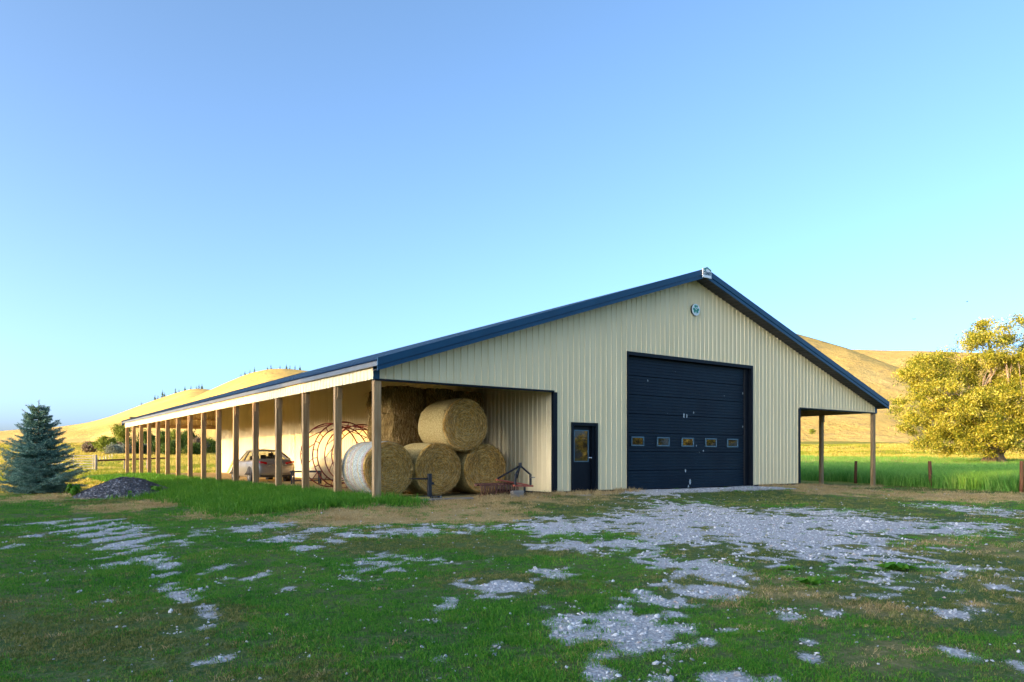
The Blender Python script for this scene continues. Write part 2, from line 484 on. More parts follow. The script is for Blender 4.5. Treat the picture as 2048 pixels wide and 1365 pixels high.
# gravel and dry-grass patches: x, y, half width, half depth, strength
GRAVEL= [(-6.76,0.55,0.24,1.23,1.0),(-6.6,-0.44,0.23,1.12,1.0),(-6.52,-1.57,0.21,0.99,1.0),(-6.5,-2.78,0.2,0.86,1.0),(-6.48,-3.9,0.19,0.74,1.0),(-6.46,-4.94,0.17,0.64,1.0),(-6.52,-5.96,0.16,0.55,1.0),(-6.63,-6.93,0.15,0.46,1.0),(-6.16,-0.12,0.19,0.96,1.0),(-6.05,-0.91,0.18,0.89,1.0),(-6.02,-1.8,0.17,0.8,1.0),(-6.08,-2.76,0.16,0.71,1.0),(-6.11,-3.62,0.15,0.64,1.0),(-6.11,-4.41,0.15,0.57,1.0),(-6.36,-6.64,0.11,0.35,1.0),(-6.37,-7.13,0.1,0.32,1.0),(-6.41,-7.66,0.1,0.29,1.0),(-6.48,-8.2,0.09,0.26,1.0),(-6.65,-9.09,0.08,0.2,1.0),(-6.67,-9.39,0.08,0.19,1.0),(-6.68,-9.65,0.07,0.18,1.0),(-6.7,-9.89,0.07,0.17,1.0),(-6.72,-10.11,0.07,0.16,1.0),(-6.67,-10.58,0.06,0.12,0.9),(-6.69,-10.74,0.05,0.11,0.9),(-6.71,-10.89,0.05,0.11,0.9),(-6.73,-11.04,0.05,0.11,0.9),(-6.76,-11.18,0.05,0.1,0.9),(-6.8,-11.31,0.05,0.1,0.9),(-6.83,-11.43,0.05,0.09,0.9),(-7.08,-11.34,0.06,0.11,0.9),(-7.12,-11.5,0.06,0.1,0.9),(-7.16,-11.64,0.05,0.1,0.9),(-7.2,-11.78,0.05,0.09,0.9),(-6.97,-12.36,0.1,0.2,1.0),(-6.59,-12.51,0.06,0.11,0.8),(-6.44,-9.54,0.08,0.45,0.7),(-5.83,-7.98,0.08,0.59,0.7),(-6.12,-8.95,0.09,0.26,0.7),(-5.73,-8.97,0.08,0.45,0.6),(-7.3,0.35,0.32,0.43,0.8),(-7.34,-2.55,0.24,0.66,0.7),(-7.79,-4.16,0.09,0.66,0.7),(-6.89,-7.02,0.16,0.41,0.6),(-6.98,-9.15,0.07,0.81,0.6),(-7.03,-12.75,0.09,0.08,0.7),(-3.88,-3.33,0.38,1.01,0.8),(-3.83,-5.05,0.44,1.33,0.75),(-3.62,-6.16,0.46,1.72,0.55),(-5.69,-10.09,0.12,0.45,0.6),(-5.5,-4.47,0.47,1.65,0.6),(-1.75,-5.37,1.37,1.19,0.65),(-4.03,-8.68,0.48,2.37,0.35),(-3.42,-8.97,0.68,0.76,0.4),(-4.12,-10.66,0.21,0.3,0.8),(0.91,-6.57,1.05,1.69,1.0),(2.34,-7.54,0.92,3.07,1.0),(-0.47,-9.05,0.97,0.92,0.9),(-1.1,-10.84,0.3,1.15,0.8),(-3.97,-11.32,0.26,0.51,1.05),(-3.01,-10.79,0.28,0.49,0.8),(-4.42,-12.39,0.28,0.31,0.6),(-4.5,-13.0,0.18,0.51,1.0),(-4.26,-13.42,0.32,0.84,1.1),(-3.83,-13.51,0.16,0.49,0.95),(-3.15,-12.49,0.13,0.45,0.85),(-2.48,-12.61,0.38,0.38,0.8),(-4.86,-11.68,0.08,0.39,0.6),(-5.39,-12.32,0.12,0.55,0.5),(-5.29,-14.11,0.09,0.17,0.7),(-5.36,-13.21,0.08,0.26,0.5),(-5.84,-13.21,0.04,0.11,0.5),(4.37,-7.7,1.48,5.73,1.05),(8.33,-7.25,1.14,1.46,0.9),(5.96,-9.43,1.72,1.98,1.05),(6.96,-11.03,0.95,1.22,0.8),(12.6,-8.82,0.89,1.9,0.7),(1.8,-11.06,0.69,0.99,0.5),(-1.21,-11.74,0.29,0.84,0.85),(-3.73,-13.42,0.11,0.68,0.9),(-3.7,-13.82,0.17,0.14,0.8),(-3.5,-14.43,0.12,0.15,0.8),(-3.84,-14.58,0.09,0.1,0.9),(-4.64,-14.66,0.17,0.19,1.1),(-1.7,-14.29,0.27,0.37,0.65),(-1.65,-13.88,0.26,0.3,0.45),(-2.63,-13.89,0.34,0.37,0.4),(-2.98,-15.14,0.12,0.12,0.6),(0.05,-12.2,0.88,1.61,0.3),(-3.11,-12.55,0.6,1.42,0.35),(0.12,-12.88,0.13,0.36,0.5),(-3.07,-15.52,0.12,0.38,0.5),(10.99,-10.17,0.6,1.9,0.5)]
DRY= [(-5.69,11.67,1.84,3.83,0.9),(-4.29,5.23,1.6,3.02,1),(-3.12,0.57,1.84,2.49,0.8),(-1.37,-2.42,2.13,2.2,1),(1.05,-2.66,1.75,3.23,1),(3.78,-0.08,1.88,2.58,1),(5.95,-0.48,2.22,3.13,0.6),(18.27,-0.92,2.91,4.31,1),(19.07,-5.51,3.98,4.46,0.9),(-0.03,-14.29,0.57,2.12,0.5),(-2.0,-13.6,1.5,3.2,0.45),(4.0,-12.4,3.0,2.0,0.45),(-1.02,-14.44,0.23,0.22,0.9),(-6.14,-12.46,0.41,0.81,0.25)]

# ================================================================== the setting
W, A, L, H = 24.53, 5.90, 37.72, 3.05
S = 2.5057
SL = 0.328
def zr(x): return 3.29 + SL * min(x, W - x)

def ground_z(x, y):
    x = np.asarray(x, float); y = np.asarray(y, float)
    s = (x - CAM[0]) * FW[0] + (y - CAM[1]) * FW[1]
    z = np.full(np.broadcast(x, y).shape, -0.30)
    # building pad
    dx = np.maximum(np.maximum(-0.6 - x, x - 18.0), 0); dy = np.maximum(np.maximum(0.2 - y, y - 38.5), 0)
    dd = np.hypot(dx, dy)
    z = z + 0.21 * (1 - sstep(0.0, 4.5, dd))
    # the gravel apron ramps up to the big door
    ax = np.maximum(np.abs(x - 12.2) - 3.2, 0); ay = np.maximum(-1.0 - y, 0)
    z = np.maximum(z, -0.05 - 0.25 * sstep(0, 2.6, np.hypot(ax, ay)) )
    # fields climb slowly towards the hills
    z = z + 0.15 * sstep(20, 70, s) + np.interp(s, [70, 150, 350, 700, 4000], [0, 1.7, 8.6, 14, 14])
    near = 1 - sstep(30, 60, np.hypot(x - 5, y))
    z = z + (fbm(x * 0.35, y * 0.35, 3) - 0.5) * 0.07 * near + (fbm(x * 1.7 + 5, y * 1.7, 3) - 0.5) * 0.03 * near
    z = z + (fbm(x * 0.02, y * 0.02, 3) - 0.5) * 2.2 * sstep(90, 260, s)
    return z

def blobs(tab, x, y, soft=0.9):
    m = np.zeros(x.shape)
    for (bx, by, ra, rb, st) in tab:
        dx = x - bx; dy = y - by
        a = (dx * RT[0] + dy * RT[1]) / ra; b = (dx * FW[0] + dy * FW[1]) / rb
        m = np.maximum(m, st * np.exp(-soft * (a * a + b * b)))
    return m

def masks(x, y):
    n1 = fbm(x * 1.6, y * 1.6, 4); n2 = fbm(x * 5.0 + 31, y * 5.0, 3)
    g = blobs(GRAVEL, x, y, 0.68)
    apron = (1 - sstep(0, 0.7, np.maximum(np.abs(x - 12.2) - 3.6, 0))) * sstep(-2.1, -1.2, y) * (1 - sstep(0.3, 0.6, y))
    n3 = fbm(x * 13.0 - 7, y * 13.0, 3)
    nz = (0.26 * n1 + 0.46 * n2 + 0.22 * n3 - 0.47) * 3.1 + 0.5 + (vnoise(x * 7.3, y * 7.3) - .5) * .28 + (vnoise(x * 19, y * 19 + 4) - .5) * .30
    g = g * 1.06 - nz
    yard = sstep(-30, -9.5, x) * (1 - sstep(24, 27, x)) * (1 - sstep(0, 3, y))
    g = sstep(-0.20, 0.26, g) * sstep(0.10, 0.30, g + nz) * yard
    g = np.maximum(g, apron * sstep(0.25, 0.5, n1 + apron * 0.3))
    strip = sstep(3.5, 4.5, x) * (1 - sstep(7.5, 8.8, x)) * sstep(-1.1, -0.5, y + (n1 - 0.5)) * (1 - sstep(0, 0.4, y))
    g = np.maximum(g, 0.75 * strip * sstep(0.35, 0.6, n2))
    right = sstep(15.3, 16, x) * (1 - sstep(18.5, 19.5, x)) * sstep(-0.9, -0.4, y) * (1 - sstep(0.2, 0.5, y))
    g = np.maximum(g, 0.7 * right * sstep(0.3, 0.55, n2))
    d = blobs(DRY, x, y)
    d = sstep(0.30, 0.75, d + (n1 - 0.5) * 0.8)
    floor = ((x > 0.5) & (x < W) & (y > 1.2) & (y < 38)) * 1.0
    d = np.maximum(d, floor * 0.95)
    lush = sstep(-4.6, -2.2, x + (n1 - .5) * 2) * (1 - sstep(0.5, 1.3, x + (n1 - .5) * .7)) * sstep(-1.6, -0.1, y + (n1 - .5) * 1.5) * (1 - sstep(34, 40, y))
    lush = lush * (1 - floor)
    d = d * (1 - 0.85 * lush)
    s = (x - CAM[0]) * FW[0] + (y - CAM[1]) * FW[1]
    fld = np.maximum(sstep(12.5, 17.5, y - 0.15 * x + (n1 - .5) * 4) * (1 - sstep(-1.5, 0.2, x) * (1 - sstep(37.5, 39, y))) , sstep(24, 27, x))
    fld = np.clip(fld, 0, 1) * (1 - floor) * (1 - lush)
    return g, d, lush, fld

def axis(fine0, fine1, step, lo, hi, g=1.22):
    c = list(np.arange(fine0, fine1 + 1e-6, step))
    st = step; p = fine1
    while p < hi: st = st * g; p += st; c.append(p)
    st = step; p = fine0
    while p > lo: st = st * g; p -= st; c.insert(0, p)
    return np.array(c)
gx = axis(-10.5, 20.0, 0.14, -6000, 6000)
gy = axis(-15.5, 3.0, 0.14, -6000, 6000)
GX, GY = np.meshgrid(gx, gy, indexing='xy')
GZ = ground_z(GX, GY)
ny, nx = GX.shape
idx = np.arange(ny * nx).reshape(ny, nx)
F = np.stack([idx[:-1, :-1].ravel(), idx[:-1, 1:].ravel(), idx[1:, 1:].ravel(), idx[1:, :-1].ravel()], 1)
ground = np_mesh('ground', np.stack([GX.ravel(), GY.ravel(), GZ.ravel()], 1), F, M['ground'], None, True)
tag(ground, kind='structure', label='mown lawn with worn gravel patches running out to dry fields')
g_, d_, l_, f_ = masks(GX, GY)
for nm, v in (('gravel', g_), ('dry', d_), ('lush', l_), ('field', f_)):
    attr(ground, nm, v.ravel())

def at_depth(u, v, d):
    p = CAM + (FW + RT * (u - 1024) / FPX + np.array([0, 0, (916.62 - v) / FPX])) * d
    return p

# ------------------------------------------------------------------ hills
def hill(name, crest, foot_z, depth_foot, label, scrub=0.3, amp=6.0, p=0.8, seed=0, back=500):
    us = np.array([c[0] for c in crest], float); vs = np.array([c[1] for c in crest], float); ds = np.array([c[2] for c in crest], float)
    n = 150
    uu = np.linspace(us[0], us[-1], n)
    vv = np.interp(uu, us, vs); dd = np.interp(uu, us, ds)
    k = np.array([.25, .5, .25])
    for _ in range(2):
        vv[1:-1] = np.convolve(vv, k, 'valid'); dd[1:-1] = np.convolve(dd, k, 'valid')
    rows = []; scr = []
    T = np.concatenate([np.linspace(0, 1, 46), 1 + np.linspace(0.1, 1, 8)])
    cr = np.array([at_depth(u, v, d) for u, v, d in zip(uu, vv, dd)])
    ft = np.array([at_depth(u, 900, depth_foot) for u in uu])
    away = cr[:, :2] - CAM[:2]; away /= np.linalg.norm(away, axis=1)[:, None]
    for t in T:
        if t <= 1:
            xy = ft[:, :2] * (1 - t) + cr[:, :2] * t
            z = foot_z + (cr[:, 2] - foot_z) * (t ** (1 / p) * 0.65 + 0.35 * (3 * t * t - 2 * t ** 3))
            w = math.sin(math.pi * min(t, 1)) ** 0.7
        else:
            q = t - 1
            xy = cr[:, :2] + away * back * q
            z = cr[:, 2] * (1 - q) + (foot_z - 10) * q - 6 * q
            w = 0
        nz = fbm(xy[:, 0] * 0.011 + seed, xy[:, 1] * 0.011, 4) - 0.5
        z = z + nz * amp * 2 * w + (fbm(xy[:, 0] * .05, xy[:, 1] * .05 + seed, 3) - .5) * amp * 0.35 * (w * 0.8 + 0.2)
        rows.append(np.column_stack([xy, z])); scr.append(np.clip(scrub * (0.25 + 0.75 * min(t, 1)) * (0.4 + 1.2 * (fbm(xy[:, 0] * .008, xy[:, 1] * .008 + 3, 2))), 0, 1))
    V = np.concatenate(rows); m = len(T)
    ix = np.arange(m * n).reshape(m, n)
    F = np.stack([ix[:-1, :-1].ravel(), ix[:-1, 1:].ravel(), ix[1:, 1:].ravel(), ix[1:, :-1].ravel()], 1)
    o = np_mesh(name, V, F, M['hill'], None, True)
    attr(o, 'scrub', np.concatenate(scr))
    tag(o, label=label, kind='structure')
    return cr
c1 = hill('hills', [(-900, 850, 900), (-300, 868, 900), (0, 863, 900), (29, 860, 900), (122, 854, 900), (180, 845, 900), (220, 834, 900), (281, 811, 900), (310, 800, 900), (366, 782, 900), (390, 777, 900), (420, 779, 900), (520, 800, 900), (700, 840, 900)],
          4, 420, 'golden dry hill with small dark pines along its crest', 0.35, 4.0, 0.8, 0)
c2 = hill('hills', [(60, 884, 560), (130, 881, 570), (180, 876, 580), (251, 846, 600), (300, 832, 620), (342, 815, 640), (415, 783, 660), (452, 766, 670), (498, 747, 680), (540, 738, 690), (575, 738, 690), (615, 742, 690), (760, 760, 690), (1000, 790, 690), (1300, 740, 690)],
          4, 330, 'nearer golden hill dotted with scrub rising behind the barn roof', 0.75, 4.5, 0.85, 5)
c3 = hill('hills', [(1250, 690, 700), (1500, 650, 700), (1590, 667, 700), (1620, 675, 695), (1660, 687, 685), (1695, 697, 670), (1760, 722, 640), (1815, 742, 620), (1850, 775, 600), (1900, 830, 560), (1960, 880, 520)],
          5, 330, 'golden hillside spur sloping down behind the willow', 0.55, 5.5, 0.85, 9)
c4 = hill('hills', [(1500, 700, 1050), (1650, 700, 1050), (1700, 699, 1050), (1760, 701, 1050), (1830, 702, 1050), (1950, 706, 1050), (2100, 715, 1050), (2400, 760, 1050), (2900, 830, 1050)],
          5, 420, 'far golden hill with a level top behind the spur', 0.5, 6.0, 0.8, 13)

# small pines on the left crest, built as tiered cones of ragged boughs
def pine_mesh(h, r, seed):
    rs = random.Random(seed); mb = MB()
    mb.tube([(0, 0, -0.5), (0, 0, h * 0.9)], [h * 0.03, h * 0.008], 5)
    for k in range(60):
        t = rs.random() ** 0.8
        z = h * (0.12 + 0.88 * t); rr = r * (1 - t) * rs.uniform(0.5, 1.1) + 0.05
        a = rs.uniform(0, 6.283); w = rs.uniform(0.25, 0.5)
        p = Vector((0, 0, z)); q = Vector((math.cos(a) * rr, math.sin(a) * rr, z - rr * 0.35))
        sd = Vector((-math.sin(a), math.cos(a), 0)) * rr * w
        m = (p + q) / 2
        mb.add([p, m + sd + Vector((0, 0, -.1)), q, m - sd], [(0, 1, 2, 3)])
        mb.add([p, m + Vector((0, 0, rr * .35)), q, m - Vector((0, 0, rr * .3))], [(0, 1, 2, 3)])
    return mb.mesh('pine_tree')
pm = [pine_mesh(9, 2.4, k) for k in range(3)]
for m in pm: m.materials.append(M['leaf'])
def on_crest(c, u):
    us = 1024 + FPX * ((c[:, :2] - CAM[:2]) @ RT[:2]) / ((c[:, :2] - CAM[:2]) @ FW[:2])
    return np.array([np.interp(u, us, c[:, k]) for k in range(3)])
for k, (u, s_) in enumerate([(283, .5), (310, .8), (316, .6), (325, 1.15), (329, .7), (351, .85), (358, .5), (370, .7), (382, .6), (398, .75), (404, .85), (393, .5)]):
    p = on_crest(c1, u)
    o = link_mesh('pine_tree', pm[k % 3]); o.location = (p[0], p[1], p[2] - 0.6); o.scale = (s_,) * 3; o.rotation_euler = (0, 0, k)
    tag(o, 'tiny dark pine standing on the crest of the left hill', 'tree', 'pines on the far hill crest')
for k, (u, s_) in enumerate([(482, .4), (490, .5), (500, .45), (509, .6), (535, .4), (542, .55), (560, .45), (573, .6), (580, .5), (590, .55), (600, .6)]):
    p = on_crest(c2, u)
    o = link_mesh('pine_tree', pm[k % 3]); o.location = (p[0], p[1], p[2] - 0.5); o.scale = (s_,) * 3; o.rotation_euler = (0, 0, k)
    tag(o, 'small dark pine on the hilltop just above the barn roof', 'tree', 'pines on the near hill crest')

# ================================================================== the barn
barn = empty('barn', (0, 0, 0))
tag(barn, 'long tan metal pole barn with navy roof trim and open lean-to sides', 'barn')

def rib_profile(w, nrib=4, h=0.02, minor=True, first=0.5):
    p = w / nrib; pts = [(0.0, 0.0)]
    for k in range(nrib):
        c = (k + first) * p
        if minor and k > 0:
            q = c - p / 2
            for dq in (-0.033, 0.033):
                pts += [(q + dq - 0.012, 0), (q + dq, -0.005), (q + dq + 0.012, 0)]
        pts += [(c - 0.032, 0), (c - 0.014, -h), (c + 0.014, -h), (c + 0.032, 0)]
    pts.append((w, 0.0))
    return pts

def panel_mesh(name, u0, w, zbot, ztop, cuts=(), flip=1.0, minor=True):
    """ribbed sheet in x (across) / z (up); ribs stand out towards -y*flip."""
    pr = [(u0 + a, b * flip) for a, b in rib_profile(w, 4, 0.021, minor)]
    for c in cuts:
        if u0 < c < u0 + w and all(abs(c - a) > 1e-4 for a, _ in pr):
            i = next(k for k in range(len(pr)) if pr[k][0] > c)
            (a, b), (a2, b2) = pr[i - 1], pr[i]
            pr.insert(i, (c, b + (b2 - b) * (c - a) / (a2 - a)))
    mb = MB()
    for (a, b), (a2, b2) in zip(pr[:-1], pr[1:]):
        if a2 - a < 1e-6: continue
        zb = zbot((a + a2) / 2)
        mb.add([(a, b, zb), (a2, b2, zb), (a2, b2, ztop(a2 - 1e-5)), (a, b, ztop(a + 1e-5))], [(0, 1, 2, 3)])
    return mb.mesh(name)

D0, D1, DZ = 8.998, 15.53, 4.4457
K0, K1, KZ = 6.609, 7.645, 2.08
def zbot_front(u):
    if u < A or u > W - A: return H
    if D0 < u < D1: return DZ
    if K0 < u < K1: return KZ
    return 0.0
def zbot_back(u): return H if (u < A or u > W - A) else 0.0
npan = 27; pw = W / npan
for k in range(npan):
    me = panel_mesh('siding_panel', k * pw, pw, zbot_front, zr, (A, W - A, D0, D1, K0, K1, W / 2))
    o = link_mesh('siding_panel', me, barn, M['siding']); o.location = (0, -0.012, 0)
    me = panel_mesh('siding_panel', k * pw, pw, zbot_back, zr, (A, W - A, W / 2), -1.0, False)
    o = link_mesh('siding_panel', me, barn, M['siding']); o.location = (0, L + 0.02, 0)
# long walls: one shared sheet each
nl = 41; lw = (L + 0.01) / nl
def strip(name, z0, z1, flip=1.0, minor=True):
    return panel_mesh(name, 0, lw, lambda u: z0, lambda u: z1, (), flip, minor)
inner = strip('siding_panel', -0.02, 3.29 + SL * A - 0.05)
fas = strip('siding_panel', H - 0.02, 3.32, 1.0, False)
for m in (inner, fas): m.materials.append(M['siding'])
for k in range(nl):
    for me, x, rz in ((inner, A, -90), (fas, -0.02, -90), (inner, W - A, 90), (fas, W + 0.02, 90)):
        o = link_mesh('siding_panel', me, barn)
        o.rotation_euler = (0, 0, R(rz))
        o.location = (x, (k + 1) * lw if rz < 0 else k * lw, 0)
# roof sheets
OV = 0.5; EX = 0.14
nr = 42; rw = (L + 2 * OV) / nr
run = W / 2 + EX
def roof_mesh():
    pr = rib_profile(rw, 4, 0.022, False)
    mb = MB()
    for (a, b), (a2, b2) in zip(pr[:-1], pr[1:]):
        mb.add([(0, a, -b), (run, a, -b + SL * run), (run, a2, -b2 + SL * run), (0, a2, -b2)], [(0, 3, 2, 1)])
    return mb.mesh('roof_panel')
rme = roof_mesh(); rme.materials.append(M['roof'])
ZE = 3.50 - SL * EX
for k in range(nr):
    o = link_mesh('roof_panel', rme, barn); o.location = (-EX, -OV + k * rw, ZE)
    o = link_mesh('roof_panel', rme, barn); o.location = (W + EX, -OV + (k + 1) * rw, ZE); o.rotation_euler = (0, 0, math.pi)
# roof deck underside and ridge cap
mb = MB()
for sx in (0, 1):
    f = (lambda x: x) if sx == 0 else (lambda x: W - x)
    a = [(f(-EX + 0.01), -OV + .03, ZE - 0.035), (f(W / 2), -OV + .03, ZE - 0.035 + SL * run), (f(W / 2), L + OV - .03, ZE - 0.035 + SL * run), (f(-EX + 0.01), L + OV - .03, ZE - 0.035)]
    mb.add(a, [(0, 1, 2, 3)])
mb.build('roof_deck', M['soffit'], barn)
zp = ZE + SL * run
mb = MB(); mb.add([(W / 2 - .22, -OV - .01, zp - .045), (W / 2, -OV - .01, zp + .045), (W / 2 + .22, -OV - .01, zp - .045),
                   (W / 2 - .22, L + OV, zp - .045), (W / 2, L + OV, zp + .045), (W / 2 + .22, L + OV, zp - .045)], [(0, 1, 4, 3), (1, 2, 5, 4)])
mb.build('ridge_cap', M['roof'], barn)
# rake trim, two tiers, front and back
for yy, sg in ((-OV, -1), (L + OV, 1)):
    for side in (0, 1):
        f = (lambda x: x) if side == 0 else (lambda x: W - x)
        mb = MB()
        def slab(z0, z1, y0, y1):
            xs = (-EX - 0.02, W / 2)
            vs = []
            for x in xs:
                b = 3.50 + SL * x
                for (y, z) in ((y0, z0), (y1, z0), (y1, z1), (y0, z1)):
                    vs.append((f(x), y, b + z))
            mb.add(vs, [(0, 1, 2, 3), (7, 6, 5, 4), (0, 4, 5, 1), (1, 5, 6, 2), (2, 6, 7, 3), (3, 7, 4, 0)])
        slab(-0.130, 0.045, yy + sg * 0.045, yy)
        slab(-0.155, -0.131, yy + sg * 0.012, yy)
        slab(-0.260, -0.156, yy + sg * 0.030, yy)
        slab(0.046, 0.058, yy + sg * 0.048, yy - sg * 0.10)
        mb.build('rake_trim', M['navy'], barn)
        # ribbed soffit under the overhang
        mb = MB(); y0, y1 = (yy + 0.0, 0.0) if sg < 0 else (L + .03, yy)
        x = -EX; st = 0.10; kk = 0
        while x < W / 2 - 1e-6:
            x2 = min(x + st, W / 2); dz = -0.0 if kk % 2 else -0.016
            if x2 - x > 0.002:
                g = 0.012
                b0 = 3.275 + SL * x + dz; b1 = 3.275 + SL * (x2 - g) + dz; b2 = 3.275 + SL * x2 + (-0.016 if kk % 2 else 0.0)
                mb.add([(f(x), y0, b0), (f(x2 - g), y0, b1), (f(x2 - g), y1, b1), (f(x), y1, b0)], [(0, 1, 2, 3)])
                mb.add([(f(x2 - g), y0, b1), (f(x2), y0, b2), (f(x2), y1, b2), (f(x2 - g), y1, b1)], [(0, 1, 2, 3)])
            x = x2; kk += 1
        mb.build('soffit', M['soffit'], barn)
# eave trims and corner trims
for side in (0, 1):
    f = (lambda x: x) if side == 0 else (lambda x: W - x)
    mb = MB()
    xa, xb = sorted((f(-0.125), f(-0.045)))
    mb.box(xa, xb, -OV + .05, L + OV - .05, 3.325, 3.44)
    mb.build('eave_trim', M['eave'], barn)
    mb = MB(); xa, xb = sorted((f(-0.05), f(0.13)))
    mb.box(xa, xb, -0.05, -0.036, H - 0.02, 3.33)
    mb.build('corner_trim', M['navy'], barn)
    mb = MB(); xa, xb = sorted((f(0.0), f(A)))
    mb.box(xa, xb, -0.045, 0.10, H - 0.05, H - 0.004)
    mb.build('header_trim', M['black'], barn)
    mb = MB(); xa, xb = sorted((f(A - 0.04), f(A + 0.11)))
    mb.box(xa, xb, -0.047, 0.06, -0.02, H - 0.052)
    mb.build('corner_trim', M['black'], barn)
    # header boards behind the fascia, rafters, purlins
    mb = MB(); xa, xb = sorted((f(0.005), f(0.05)))
    mb.box(xa, xb, 0.0, L - 0.1, H + 0.0, H + 0.26)
    mb.build('header_beam', M['lumber'], barn)
    for yb in (0.14, L - 0.12):
        mb = MB(); xa, xb = sorted((f(0.22), f(A - .02)))
        mb.box(xa, xb, yb, yb + .04, H + 0.0, H + 0.24); mb.build('header_beam', M['lumber'], barn)
        mb = MB(); mb.box(xa, xb, yb, yb + .04, H + 0.62, H + 0.71); 
        if yb > 1: mb.build('girt', M['lumber'], barn)
    for k in range(16):
        y = k * S + 0.17
        mb = MB(); mb.beam((f(0.02), y, 3.30), (f(A - 0.01), y, 3.30 + SL * A), 0.04, 0.18); mb.build('rafter', M['lumber'], barn)
    for k in range(6):
        x = 0.4 + k * 1.0
        mb = MB(); mb.beam((f(x), 0.05, 3.415 + SL * x), (f(x), L - .05, 3.415 + SL * x), 0.04, 0.06); mb.build('purlin', M['lumber'], barn)
# posts
for side in (0, 1):
    for k in range(16):
        x0 = 0.0 if side == 0 else W - 0.20
        y0 = k * S
        mb = MB()
        for j in range(3):
            mb.box(x0 + j * 0.0665, x0 + j * 0.0665 + 0.065, y0, y0 + 0.135, -0.35, H - 0.052 if k == 0 else H - 0.004)
        o = mb.build('post', M['post'], barn, bevel=0.004)
        if k:
            mb = MB(); mb.box(x0 + 0.05, x0 + 0.19, y0 - 0.045, y0 - 0.002, H - 0.34, H - 0.005)
            mb.build('header_block', M['post'], barn)
# base trim and skirt boards on the front
for (x0, x1) in ((A + .11, K0 - 0.03), (K1 + .03, D0 - 0.05), (D1 + .05, W - A - .11)):
    MB().box(x0, x1, -0.042, 0.0, -0.045, -0.004).build('base_trim', M['black'], barn)
    MB().box(x0, x1, -0.03, 0.02, -0.30, -0.047).build('skirt_board', M['skirt'], barn)
MB().box(A - .042, A - 0.0, 0.06, L - .1, -0.06, -0.022).build('base_trim', M['black'], barn)
MB().box(A - .03, A + 0.02, 0.06, L - .1, -0.30, -0.062).build('skirt_board', M['skirt'], barn)
MB().box(K0 - .02, K1 + .02, -0.10, 0.10, -0.14, -0.035).build('door_sill', M['skirt'], barn)

# big overhead door
od = MB().box(D0 - .02, D1 + .02, 0.27, 0.30, -0.1, DZ + .05).build('overhead_door', M['black'], barn)
DI = 15.33
nsec = 7; sh = (DZ - 0.06 + 0.03) / nsec
for k in range(nsec):
    mb = MB(); z = -0.03 + k * sh; pr = []
    nb = 6; bh = (sh - 0.014) / nb
    pr.append((z, 0.205)); pr.append((z + 0.007, 0.172))
    for j in range(nb):
        zz = z + 0.007 + j * bh
        pr += [(zz + 0.004, 0.170), (zz + bh - 0.016, 0.170), (zz + bh - 0.011, 0.180), (zz + bh - 0.005, 0.180)]
    pr += [(z + sh - 0.007, 0.172), (z + sh, 0.205)]
    vs = []
    for zz, yy in pr: vs += [(D0 + .01, yy, zz), (DI, yy, zz)]
    mb.add(vs, [(2 * i, 2 * i + 1, 2 * i + 3, 2 * i + 2) for i in range(len(pr) - 1)])
    mb.build('door_section', M['door'], od)
for (x0, x1) in ((9.33, 9.93), (10.56, 11.18), (11.81, 12.44), (13.07, 13.69), (14.30, 14.93)):
    z0, z1 = 1.41, 1.73
    mb = MB()
    mb.box(x0, x1, 0.135, 0.175, z0, z0 + .045); mb.box(x0, x1, 0.135, 0.175, z1 - .045, z1)
    mb.box(x0, x0 + .045, 0.136, 0.174, z0 + .046, z1 - .046); mb.box(x1 - .045, x1, 0.136, 0.174, z0 + .046, z1 - .046)
    mb.build('window_frame', M['frame_blue'], od, bevel=0.006)
    MB().box(x0 + .045, x1 - .045, 0.155, 0.165, z0 + .045, z1 - .045).build('pane', M['dark_glass'], od)
mb = MB()
mb.box(D0 - 0.05, D0 + 0.01, -0.046, 0.24, -0.08, DZ + .05)
mb.build('door_jamb', M['black'], od)
MB().box(DI, D1 + .05, 0.10, 0.24, -0.08, DZ - .062).build('door_jamb', M['black'], od)
MB().box(D1 - .03, D1 + .05, -0.046, 0.098, -0.08, DZ + .05).build('door_jamb', M['black'], od)
MB().box(D0 + .012, D1 - .032, -0.046, 0.24, DZ - 0.06, DZ + .05).build('door_head', M['black'], od)
MB().box(DI - .05, DI - .01, 0.12, 0.165, 0.0, DZ - .07).build('door_stop', M['trimblack'], od)

# walk door
wd = MB().box(K0 + .06, K1 - .06 - 0.10, 0.10, 0.145, -0.03, KZ - .06).build('walk_door', M['black'], barn, bevel=0.004)
mb = MB()
mb.box(K0 - .03, K0 + .06, -0.044, 0.15, -0.035, KZ + .035)
mb.box(K1 - .155, K1 + .03, 0.02, 0.15, -0.035, KZ - .062); mb.box(K1 - .06, K1 + .03, -0.044, 0.018, -0.035, KZ + .035)
mb.box(K0 + .062, K1 - .062, -0.044, 0.15, KZ - .06, KZ + .035)
mb.build('door_frame', M['black'], wd)
wx0, wx1, wz0, wz1 = 6.80, 7.355, 0.92, 1.86
MB().box(wx0, wx1, 0.092, 0.098, wz0, wz1).build('pane', M['dark_glass'], wd)
mb = MB()
mb.box(wx0 - .03, wx0, 0.075, 0.0995, wz0 - .03, wz1 + .03); mb.box(wx1, wx1 + .03, 0.075, 0.0995, wz0 - .03, wz1 + .03)
mb.box(wx0, wx1, 0.076, 0.099, wz0 - .03, wz0); mb.box(wx0, wx1, 0.076, 0.099, wz1, wz1 + .03)
mb.build('window_frame', M['frame_blue'], wd)
mb = MB()
